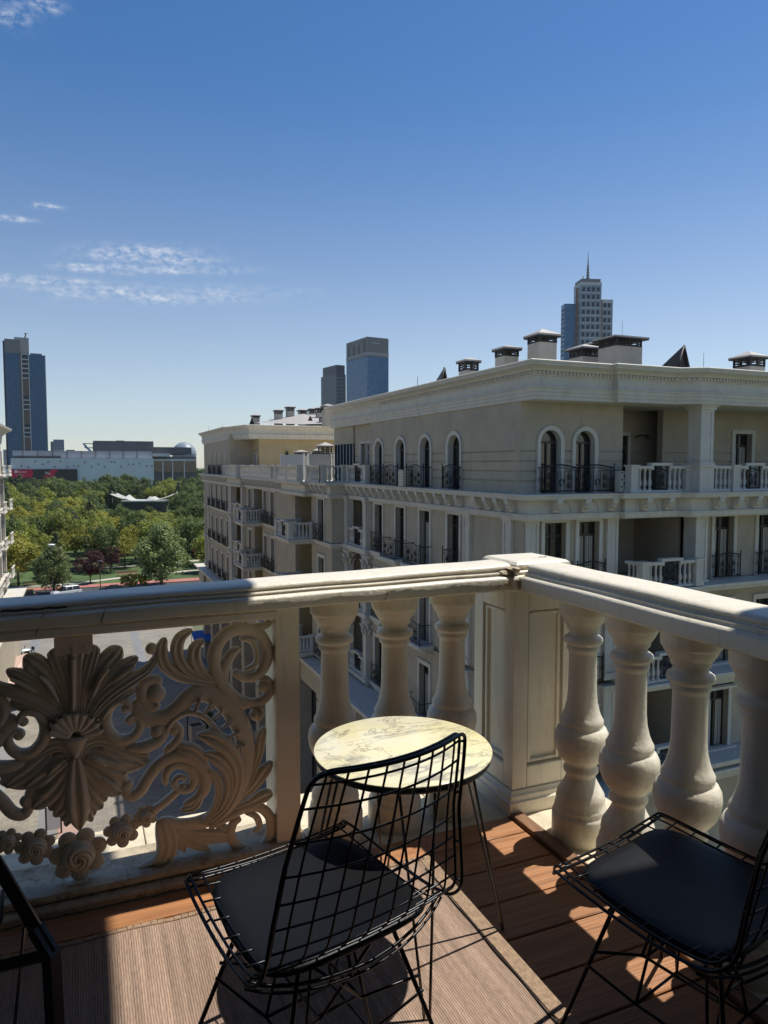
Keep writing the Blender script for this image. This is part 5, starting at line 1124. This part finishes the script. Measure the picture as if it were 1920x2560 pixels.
# palmette
sub('palmette_leaf', [[(412, 640, 46), (408, 480, 62), (402, 330, 92), (398, 262, 128), (398, 238, 150)]], False, .5, True, yoff=-.006)
sub('palmette_flute', [[(400, 590, 18), (399, 430, 26), (399, 330, 30), (399, 308, 22)]], False, .9, yoff=-.026)
sub('palmette_leaf', [[(438, 640, 34), (452, 500, 44), (484, 370, 62), (512, 270, 58), (522, 246, 24)]], leaf=True, dep=.7, yoff=-.004)
sub('palmette_leaf', [[(455, 640, 36), (490, 500, 56), (560, 370, 92), (630, 290, 88), (664, 258, 26)]], leaf=True, dep=.55, yoff=.004)
sub('palmette_leaf', [[(470, 640, 38), (540, 510, 60), (640, 400, 78), (710, 340, 62), (752, 308, 20)]], leaf=True, dep=.6, yoff=-.002)
sub('palmette_leaf', [[(485, 645, 38), (580, 530, 58), (700, 440, 66), (790, 385, 50), (838, 330, 40), (862, 285, 30), (845, 255, 26)]], leaf=True, dep=.7, balls=[(825, 262, 34)], yoff=-.008)
sub('palmette_leaf', [[(500, 655, 36), (590, 570, 52), (680, 505, 66), (745, 478, 40)]], leaf=True, dep=.7, yoff=.002)
sub('palmette_flute', [[(500, 520, 14), (545, 420, 24), (590, 365, 18)], [(610, 440, 12), (680, 385, 18), (735, 350, 14)]], dep=.9, yoff=-.028)
fan = []
for k in range(9):
    a = R(-72+18*k); fan.append([(413+28*math.sin(a), 742-40*math.cos(a), 20), (412+88*math.sin(a), 742-80*math.cos(a), 34), (410+140*math.sin(a), 742-128*math.cos(a), 42), (410+146*math.sin(a), 742-136*math.cos(a), 30)])
sub('fan_shell', fan, False, .9, yoff=-.030)
sub('fan_cone', [[(412, 738, 120), (412, 770, 96), (413, 812, 56), (414, 850, 14)]], False, .45, yoff=-.022)
# C scrolls either side
sub('scroll', [[(735, 470, 26), (680, 495, 40), (610, 560, 56), (576, 640, 60), (592, 715, 62), (650, 762, 62), (715, 752, 58), (758, 705, 52), (764, 655, 44), (732, 630, 36), (700, 645, 34), (698, 668, 30)]], dep=.75, balls=[(712, 655, 30)])
sub('scroll', [[(560, 640, 22), (600, 580, 30), (660, 545, 36), (700, 560, 34), (702, 592, 28)]], dep=.8, balls=[(684, 588, 26)], yoff=-.012)
# drooping acanthus
sub('acanthus_leaf', [[(414, 850, 40), (415, 930, 76), (418, 1020, 104), (424, 1110, 112), (430, 1180, 84), (434, 1244, 18)]], False, .5, True, yoff=-.014, ridges=2)
sub('acanthus_leaf', [[(470, 850, 34), (600, 900, 76), (660, 925, 60), (694, 928, 22)], [(450, 890, 36), (540, 985, 84), (625, 1035, 66), (668, 1040, 18)], [(432, 940, 40), (480, 1050, 84), (535, 1110, 62), (566, 1118, 18)], [(424, 1000, 40), (452, 1120, 72), (490, 1180, 40), (506, 1200, 16)], [(560, 790, 40), (660, 850, 80), (740, 880, 60), (790, 900, 18)]], leaf=True, dep=.5, yoff=-.008, ridges=2)
for mf in (False, True):
    b = MB(); ballA(b, 520, 900, 120, mf, (1.0, .14, .75), .012); obj('leaf_ground', b, carve, panel)
b = MB(); ballA(b, 424, 1010, 120, False, (.62, .16, 1.35), .012); obj('leaf_ground', b, carve, panel)
b = MB(); ballA(b, 411, 650, 130, False, (.95, .16, .95), .010); obj('shell_ground', b, carve, panel)
b = MB(); ballA(b, 412, 800, 120, False, (1.25, .12, .62), .012); obj('shell_ground', b, carve, panel)
sub('acanthus_leaf', [[(425, 862, 44), (455, 800, 60), (505, 765, 66), (570, 762, 66), (650, 800, 70), (735, 835, 70), (812, 842, 40)], [(445, 850, 44), (520, 850, 80), (610, 880, 110), (700, 890, 100), (770, 880, 60), (815, 862, 24)],
    [(440, 870, 40), (510, 900, 80), (590, 950, 110), (650, 1000, 100), (672, 1030, 40)], [(432, 900, 44), (470, 980, 90), (520, 1050, 100), (560, 1080, 60), (572, 1100, 24)], [(424, 960, 40), (450, 1060, 80), (490, 1140, 80), (512, 1180, 26)]], leaf=True, dep=.36, ridges=3)
sub('leaf_eye', [[(505, 850, 14), (540, 862, 30), (580, 890, 14)], [(560, 960, 10), (600, 985, 20), (632, 990, 10)]], dep=.8, yoff=-.024)
sub('scroll', [[(690, 800, 40), (770, 800, 62), (845, 775, 66), (885, 735, 58), (880, 695, 44), (850, 685, 36)]], dep=.75, balls=[(858, 712, 42)], yoff=-.004)
# main S scroll
sub('scroll', [[(868, 560, 40), (835, 585, 50), (795, 565, 56), (775, 515, 62), (790, 455, 58), (838, 432, 52), (880, 455, 44)], [(742, 540, 50), (765, 610, 92), (830, 648, 98), (905, 640, 98), (975, 590, 98), (1030, 530, 96), (1100, 505, 104), (1190, 530, 108), (1270, 610, 108), (1325, 720, 104), (1345, 840, 100), (1330, 960, 96), (1285, 1070, 92), (1200, 1160, 86), (1090, 1215, 80), (980, 1225, 66), (900, 1195, 44)]], dep=.42, balls=[(850, 510, 56)])
beads = []
for x, y, a in ((1075, 560, 66), (1130, 580, 52), (1182, 618, 42), (1232, 672, 30), (1270, 725, 22), (1300, 790, 12)):
    c, s_ = math.cos(R(a)), math.sin(R(a)); beads.append([(x-40*c, y+40*s_, 12), (x, y, 16), (x+34*c, y-34*s_, 12)])
sub('bead_rib', beads, dep=1.0, balls=[(1150, 575, 17), (1240, 655, 17)], yoff=-.024)
sub('rim', [[(905, 745, 28), (915, 690, 32), (965, 635, 34), (1040, 610, 32), (1120, 640, 32), (1190, 720, 30), (1225, 800, 22)]], dep=.9, yoff=-.006)
sub('scroll', [[(895, 830, 30), (925, 805, 48), (965, 765, 50), (982, 715, 44), (962, 680, 36), (932, 690, 30)]], dep=.8, balls=[(955, 708, 34)])
# upper right leaves and volute
sub('acanthus_leaf', [[(1175, 455, 30), (1080, 440, 44), (970, 410, 56), (895, 345, 62), (880, 270, 60), (900, 205, 30)], [(1180, 450, 30), (1075, 415, 44), (1000, 360, 58), (965, 280, 62), (985, 205, 56), (1050, 162, 26)], [(1195, 455, 30), (1120, 410, 46), (1068, 340, 62), (1065, 265, 64), (1112, 215, 24)]], leaf=True, dep=.7, ridges=2)
sub('volute', [[(1340, 590, 30), (1265, 525, 54), (1200, 430, 66), (1168, 330, 72), (1190, 235, 74), (1255, 172, 72), (1340, 158, 66), (1420, 190, 62), (1460, 265, 62), (1452, 345, 60), (1400, 412, 56), (1330, 420, 52), (1275, 385, 40)], [(1330, 380, 26), (1390, 352, 30), (1402, 290, 34), (1375, 225, 36), (1310, 208, 30)], [(1225, 470, 40), (1225, 380, 56), (1260, 300, 60), (1312, 262, 30)], [(1240, 470, 40), (1290, 535, 58), (1370, 565, 60), (1445, 540, 56), (1478, 480, 48), (1455, 432, 38), (1412, 438, 28)], [(1300, 165, 40), (1380, 158, 54), (1450, 140, 44), (1478, 112, 30)]], dep=.62, balls=[(1436, 470, 38)])
sub('bud', [[(1400, 585, 40), (1402, 620, 80), (1402, 658, 36)]], dep=.85, leaf=True, ridges=2)
# lower right rosette scroll
sub('scroll', [[(700, 985, 44), (682, 1030, 52), (712, 1068, 58), (765, 1040, 62), (815, 960, 64), (880, 885, 66), (965, 845, 74), (1060, 865, 78), (1115, 930, 74), (1118, 1020, 66), (1070, 1085, 56), (1000, 1120, 40)], [(905, 1010, 30), (905, 950, 44), (950, 900, 52), (1020, 905, 56), (1062, 960, 54), (1040, 1025, 48), (985, 1035, 40), (950, 1000, 34), (975, 965, 32), (1020, 975, 28)], [(1015, 1000, 34), (945, 1065, 44), (880, 1120, 48), (830, 1150, 40)]], dep=.62, balls=[(696, 1005, 34)])
sub('acanthus_leaf', [[(960, 800, 40), (1030, 808, 70), (1090, 850, 60), (1118, 905, 26)], [(985, 1140, 30), (1050, 1130, 44), (1085, 1085, 40), (1060, 1070, 20)]], leaf=True, dep=.6, ridges=2, yoff=-.006)
# acanthus inside the C
sub('acanthus_leaf', [[(1130, 1215, 30), (1230, 1130, 40), (1290, 1010, 52), (1290, 890, 66), (1235, 795, 84), (1150, 740, 80), (1072, 728, 24)], [(1110, 1215, 30), (1205, 1130, 40), (1250, 1020, 46), (1235, 920, 56), (1175, 855, 62), (1105, 828, 24)], [(1095, 1210, 26), (1165, 1130, 36), (1195, 1030, 42), (1175, 955, 46), (1125, 915, 20)], [(1300, 900, 20), (1300, 830, 36), (1312, 770, 24)]], leaf=True, dep=.62, ridges=2, yoff=-.014)
sub('acanthus_leaf', [[(1290, 1090, 26), (1365, 970, 38), (1410, 850, 44), (1428, 740, 50), (1442, 690, 24)], [(1270, 1120, 26), (1380, 1020, 52), (1445, 930, 66), (1484, 880, 28)], [(1240, 1160, 26), (1350, 1120, 48), (1440, 1070, 72), (1488, 1055, 34)]], leaf=True, dep=.62, ridges=2)
sub('acanthus_leaf', [[(940, 1225, 40), (1030, 1275, 62), (1130, 1290, 76), (1210, 1290, 64), (1248, 1310, 24)], [(940, 1240, 40), (1020, 1310, 54), (1095, 1345, 44), (1150, 1362, 18)], [(935, 1250, 36), (980, 1320, 50), (1010, 1372, 18)], [(1180, 1250, 26), (1225, 1245, 40), (1240, 1280, 20)]], leaf=True, dep=.5, ridges=3)
sub('leaf_foot', [[(880, 1190, 60), (905, 1260, 100), (915, 1340, 104), (885, 1420, 92), (825, 1462, 80), (765, 1482, 70), (728, 1492, 40)]], dep=.5, leaf=True, ridges=3)
sub('scroll', [[(1140, 1245, 26), (1240, 1190, 40), (1330, 1140, 50), (1410, 1130, 54), (1468, 1175, 56), (1478, 1250, 58), (1450, 1325, 60), (1380, 1362, 62), (1300, 1345, 60), (1258, 1280, 56), (1275, 1215, 48), (1315, 1190, 34)], [(1335, 1160, 20), (1395, 1180, 36), (1415, 1235, 36), (1375, 1262, 24)]], dep=.66)
# roses along the bottom
def rose(cx, cy, r, mirror=False, name='rosette'):
    b = MB(); p = A(cx, cy); X = 2*AX-p[0] if mirror else p[0]; Z = p[1]; r = r*SC
    for ring, (npet, rad, pr_, yo) in enumerate(((7, .70, .34, .004),)):
        for k in range(npet):
            a = 2*math.pi*(k+.5*ring)/npet+.3; b.sphere((X+rad*r*math.cos(a), PY+yo, Z+rad*r*math.sin(a)), pr_*r, 14, 8, (1, .36, 1))
            for q_ in (-.12, 0, .12): b.tube([(X+q*r*math.cos(a+q_), PY+yo-.118*r, Z+q*r*math.sin(a+q_)) for q in (rad-.12, rad+.04, rad+.17)], [.018*r, .018*r, .008*r], 4)
    b.sphere((X, PY+.004, Z), .64*r, 20, 12, (1, .66, 1))
    for j in range(3):
        pts = []; rs = []
        for k in range(15):
            t = k/14; a = 2*math.pi*(j/3+t*.95); q = r*(.50-.44*t); pts.append((X+q*math.cos(a), PY-.38*r*math.sqrt(max(0, 1-(q/(.66*r))**2))-.006, Z+q*math.sin(a))); rs.append(r*(.04+.05*math.sin(math.pi*min(1, t*1.1))))
        b.tube(pts, rs, 7)
    obj(name, b, carve, panel)
rose(428, 1392, 150); rose(665, 1262, 98); rose(797, 1182, 68); rose(665, 1262, 102, True); rose(797, 1182, 72, True)
b = MB(); p = A(428, 1570); b.bbox((p[0]-.038, PY-.03, .055), (p[0]+.038, PY+.03, p[1]+.03), .006); obj('pedestal', b, carve, panel)

# ------------------------------------------------------------------ table
TC = Vector((.920, 2.014, 0)); TH = .65; TR = .2835
tb = thing('side_table', 'round bistro table with cream marbled top and thin splayed hairpin legs', 'table', TC)
b = MB().lathe([(TR-.003, TH-.006), (TR, TH-.004), (TR, TH-.001), (TR-.002, TH), (0.0005, TH)], n=72); local('table_top', b, marble, tb)
b = MB().lathe([(.0005, TH-.026), (TR-.008, TH-.026), (TR-.004, TH-.022), (TR-.003, TH-.0065), (.0005, TH-.0065)], n=72); local('edge_band', b, edgem, tb)
a0 = math.atan2(-.076, .333)
for k in range(4):
    a = a0+math.pi/2*k; c, s_ = math.cos(a), math.sin(a); t = Vector((-s_, c, 0)); f0 = Vector((c, s_, 0))
    b = MB(); foot = f0*.340
    p1 = f0*.205+t*.055+Vector((0, 0, TH-.028)); p2 = f0*.205-t*.055+Vector((0, 0, TH-.028))
    b.tube([p1, foot+t*.008+Vector((0, 0, .012)), foot+t*.004+Vector((0, 0, .005)), foot-t*.004+Vector((0, 0, .005)), foot-t*.008+Vector((0, 0, .012)), p2], .0042, 8)
    b.bbox(tuple(f0*.205+Vector((-.03, -.03, TH-.031))), tuple(f0*.205+Vector((.03, .03, TH-.0262))), .001)
    local('hairpin_leg', b, brass, tb)

# ------------------------------------------------------------------ wire chairs
SIDE = crom([(.258, .425, .246), (.235, .434, .256), (.14, .424, .266), (.0, .412, .273), (-.12, .412, .277), (-.205, .428, .278), (-.258, .485, .272), (-.292, .59, .258), (-.328, .71, .240), (-.370, .86, .218), (-.392, .940, .202)], 6)
NS = len(SIDE)
def shell(t, u):                                            # t 0..1 front to top, u -1..1 across
    q = t*(NS-1); i = min(int(q), NS-2); fr_ = q-i; a, c = SIDE[i], SIDE[i+1]
    y, z, w = (a[k]+(c[k]-a[k])*fr_ for k in range(3))
    bk = max(0, min(1, (z-.47)/.25)) if t > .4 else 0
    y += .050*bk*u*u
    z += (.020*(1-bk)*u*u) if t > .06 else .012*u*u
    return Vector((u*w, y, z))
def inset(t, u, k):                                         # rounded outline
    return shell(t, u)
def make_chair(label, loc, rot, first=None):
    c = thing('wire_chair', label, 'chair', loc, 'black wire chairs on the deck', rot)
    rc = .075
    def outline(off=0.0):
        pts = []
        for k in range(41): pts.append((.05+.90*k/40, 1.0))
        for k in range(1, 7): a = math.pi/2*k/6; pts.append((.95+.05*math.sin(a), 1-.22*(1-math.cos(a))))
        for k in range(1, 12): pts.append((1.0, .78-1.56*k/12))
        for k in range(0, 7): a = math.pi/2*k/6; pts.append((.95+.05*math.cos(a), -(.78+.22*math.sin(a))))
        for k in range(1, 41): pts.append((.95-.90*k/40, -1.0))
        for k in range(1, 7): a = math.pi/2*k/6; pts.append((.05-.05*math.sin(a), -(1-.22*(1-math.cos(a)))))
        for k in range(1, 12): pts.append((0.0, -(.78-1.56*k/12)))
        for k in range(0, 6): a = math.pi/2*k/6; pts.append((.05-.05*math.cos(a), .78+.22*math.sin(a)))
        return pts
    ol = outline()
    b = MB(); b.tube([shell(t, u) for t, u in ol], .0046, 7, True); local('outer_rim', b, iron, c)
    def low(t, u):
        p = shell(t, u); q = shell(min(1, max(0, t)), u*.955); d = shell(min(1, t+.01), 0)-shell(max(0, t-.01), 0); d.normalize(); nrm = Vector((0, -d.z, d.y)).normalized()
        return q+nrm*(-.013) if True else q
    b = MB(); b.tube([low(t*.985+.0075, u) for t, u in ol], .0038, 6, True); local('inner_rim', b, iron, c)
    b = MB()
    for k in range(-4, 5):
        u = k/4.6; e = .0 if abs(u) < .78 else .012
        b.tube([low(e+(1-2*e)*i/30, u*1.0) for i in range(31)], .0028, 5)
    for i in range(1, 19):
        t = i/19.0
        b.tube([low(t, -1+2*k/12) for k in range(13)], .0028, 5)
    for t, u in ol[::5]: b.tube([shell(t, u), low(t*.985+.0075, u)], .0032, 5)
    local('wire_mesh', b, iron, c)
    for dd_, rr_0 in ((0, .0044), (.014, .0036)):               # rear of the seat rim, bulging behind the back
        b = MB(); b.tube([shell(.45+.05*(1-abs(u_/9.0)), u_/9.0)+Vector((0, -.028*(1-(u_/9.0)**2)-dd_*.3, -.030*(1-(u_/9.0)**4)-dd_)) for u_ in range(-9, 10)], rr_0, 6); local('seat_rim', b, iron, c)
    # seat pad
    nx = 22; top = []; 
    def se(i, j):
        x = -1+2*i/nx; y = -1+2*j/nx
        return x, y
    b = MB(); v = []; f = []
    ring = 64
    for lay, (k, dzz) in enumerate([(.0, .030), (.35, .031), (.62, .0305), (.82, .029), (.92, .026), (.975, .020), (1.0, .012), (.99, .004), (.95, .001), (.0, .0)]):
        for q in range(ring):
            a = 2*math.pi*q/ring; ca, sa = math.cos(a), math.sin(a); e = 2/5.2
            x = math.copysign(abs(ca)**e, ca)*.240*k; y = math.copysign(abs(sa)**e, sa)*.222*k+.005
            wv = 1-.10*max(0, (y-.0)/.21)
            zc = .425-.024*math.sin(max(0, min(1, (.215-y)/.43))*math.pi*.75)+.26*max(0, x*x)*.9+.35*max(0, -y-.14)**1.3
            v.append((x*wv, y, zc+dzz))
    nl = 10
    for l in range(nl-1):
        for q in range(ring): f.append((l*ring+q, l*ring+(q+1) % ring, (l+1)*ring+(q+1) % ring, (l+1)*ring+q))
    b.add(v, f, True); local('seat_pad', b, leather, c)
    for sx in (-1, 1):
        for sy in (-1, 1):
            b = MB(); b.tube([(sx*.125, sy*.13-.01, .405), (sx*.135, sy*.14-.01, .385), (sx*.250, sy*.235-.01, .012), (sx*.252, sy*.237-.01, .0)], .0062, 8); local('leg', b, iron, c)
    b = MB()
    for sx in (-1, 1):                                      # crossing braces of the tower base
        b.tube([(sx*.232*.66+sx*.045, .16, .25), (sx*.06, .10, .215), (sx*.06, -.12, .215), (sx*.232*.66+sx*.045, -.18, .25)], .0042, 6)
        b.tube([(sx*.232*.72+sx*.04, .165, .21), (sx*.10, .09, .10), (sx*.10, -.11, .10), (sx*.232*.72+sx*.04, -.185, .21)], .0042, 6)
        b.tube([(sx*.06, .10, .215), (-sx*.12, .12, .402)], .0042, 6); b.tube([(sx*.06, -.12, .215), (-sx*.12, -.14, .402)], .0042, 6)
        b.tube([(sx*.10, .09, .10), (sx*.05, .05, .40)], .0042, 6); b.tube([(sx*.10, -.11, .10), (sx*.05, -.07, .40)], .0042, 6)
    for sy in (-1, 1):
        b.tube([(-.06, .10*sy-.01, .215), (.06, .10*sy-.01, .215)], .0042, 6); b.tube([(-.10, .10*sy-.01, .10), (.10, .10*sy-.01, .10)], .0042, 6)
        b.tube([(-.13, .13*sy-.01, .402), (.13, .13*sy-.01, .402)], .0050, 6)
    local('tower_brace', b, iron, c)
    return c
make_chair('black wire chair on the rug, its back in front of the round marbled table', (.526, 1.690, 0), R(12.8))
make_chair('black wire chair with leather seat pad beside the baluster run, away from the marbled table', (1.455, 1.348, 0), R(14.0))

# black framed lounge chair, mostly out of the picture
lc = thing('lounge_chair', 'black metal frame of a low lounge chair standing in the shade by the carved panel', 'chair', (-.42, 1.72, 0))
def bar(name, pts, w=.032, d=.018):
    b = MB(); b.tube([Vector(p) for p in pts], w*.5, 4, smooth=False); obj(name, b, blackbar, lc)
p_b = at(128, 2385, y=1.70); p_u = at(0, 2172, y=1.80)
up2 = p_b+(p_u-p_b)*2.6
bar('leg', [(p_b.x+.012, 1.68, .008), (p_b.x+.004, 1.69, p_b.z*.6), p_b, p_b+(p_u-p_b)*.3], .040)
bar('side_frame', [p_b, p_b+(p_u-p_b)*.5, p_u, up2], .036)
bar('leg', [(-1.0, 1.68, .008), (-1.0, 1.70, p_b.z)], .036)
bar('side_frame', [(-1.0, 1.70, p_b.z), (-1.05, 1.8, up2.z*.8)], .036)
bar('cross_bar', [p_b, (-1.0, 1.70, p_b.z)], .03)
q0 = at(61, 2317, y=1.76); q1 = at(37, 2560, z=.01)
bar('stay', [q0, q1], .008); bar('stay', [at(8, 2224, y=1.8), at(0, 2310, y=1.74)], .008)
obj('sling_seat', MB().bbox((-1.0, 1.25, p_b.z-.02), (p_b.x-.14, 1.66, p_b.z-.008), .004), blackbar, lc)

# own building outside the frame; walls darkened, overhang shaped to shade the balcony
cladd = mat('dark_cladding', (.19, .16, .125), .6, var=.15, scale=2)  # kept dark to cut bounce light onto the balcony
own = thing('hotel_building', 'unseen building the balcony belongs to, dark walls and roof overhang set to shade it', 'building', (-1, -3, G))
obj('wall', MB().box((-14, -14, G), (6, -.75, 4.19)), cladd, own); obj('shade_side_wall', MB().box((-14, -.749, -.44), (-2.25, 2.5, 4.19)), cladd, own)  # unseen side wall added to block skylight from the balcony
obj('lower_wall', MB().box((-14, -1.36, G), (2.1, 3.0, -.46)), stucco, own)
obj('shade_roof_overhang', MB().box((-14, -1.34, 4.2), (2.15, 3.48, 4.55)), cladd, own)  # unseen slabs, edges placed to cast the soft shade on rail and rug
obj('shade_roof_overhang', MB().box((2.16, -6, 4.2), (6.5, 1.78, 4.55)), cladd, own)

# ------------------------------------------------------------------ hazy summer air
hm = bpy.data.materials.new('haze_air'); hm.use_nodes = True; ht = hm.node_tree; ht.nodes.clear()
pv = ht.nodes.new('ShaderNodeVolumePrincipled'); pv.inputs['Color'].default_value = (.80, .87, .97, 1); pv.inputs['Density'].default_value = .00005; pv.inputs['Anisotropy'].default_value = .0
ho = ht.nodes.new('ShaderNodeOutputMaterial'); ht.links.new(pv.outputs[0], ho.inputs['Volume'])
hz_ = obj('haze', MB().box((-3100, -600, G-2.5), (3100, 5100, 215)), hm); hz_['kind'] = 'stuff'
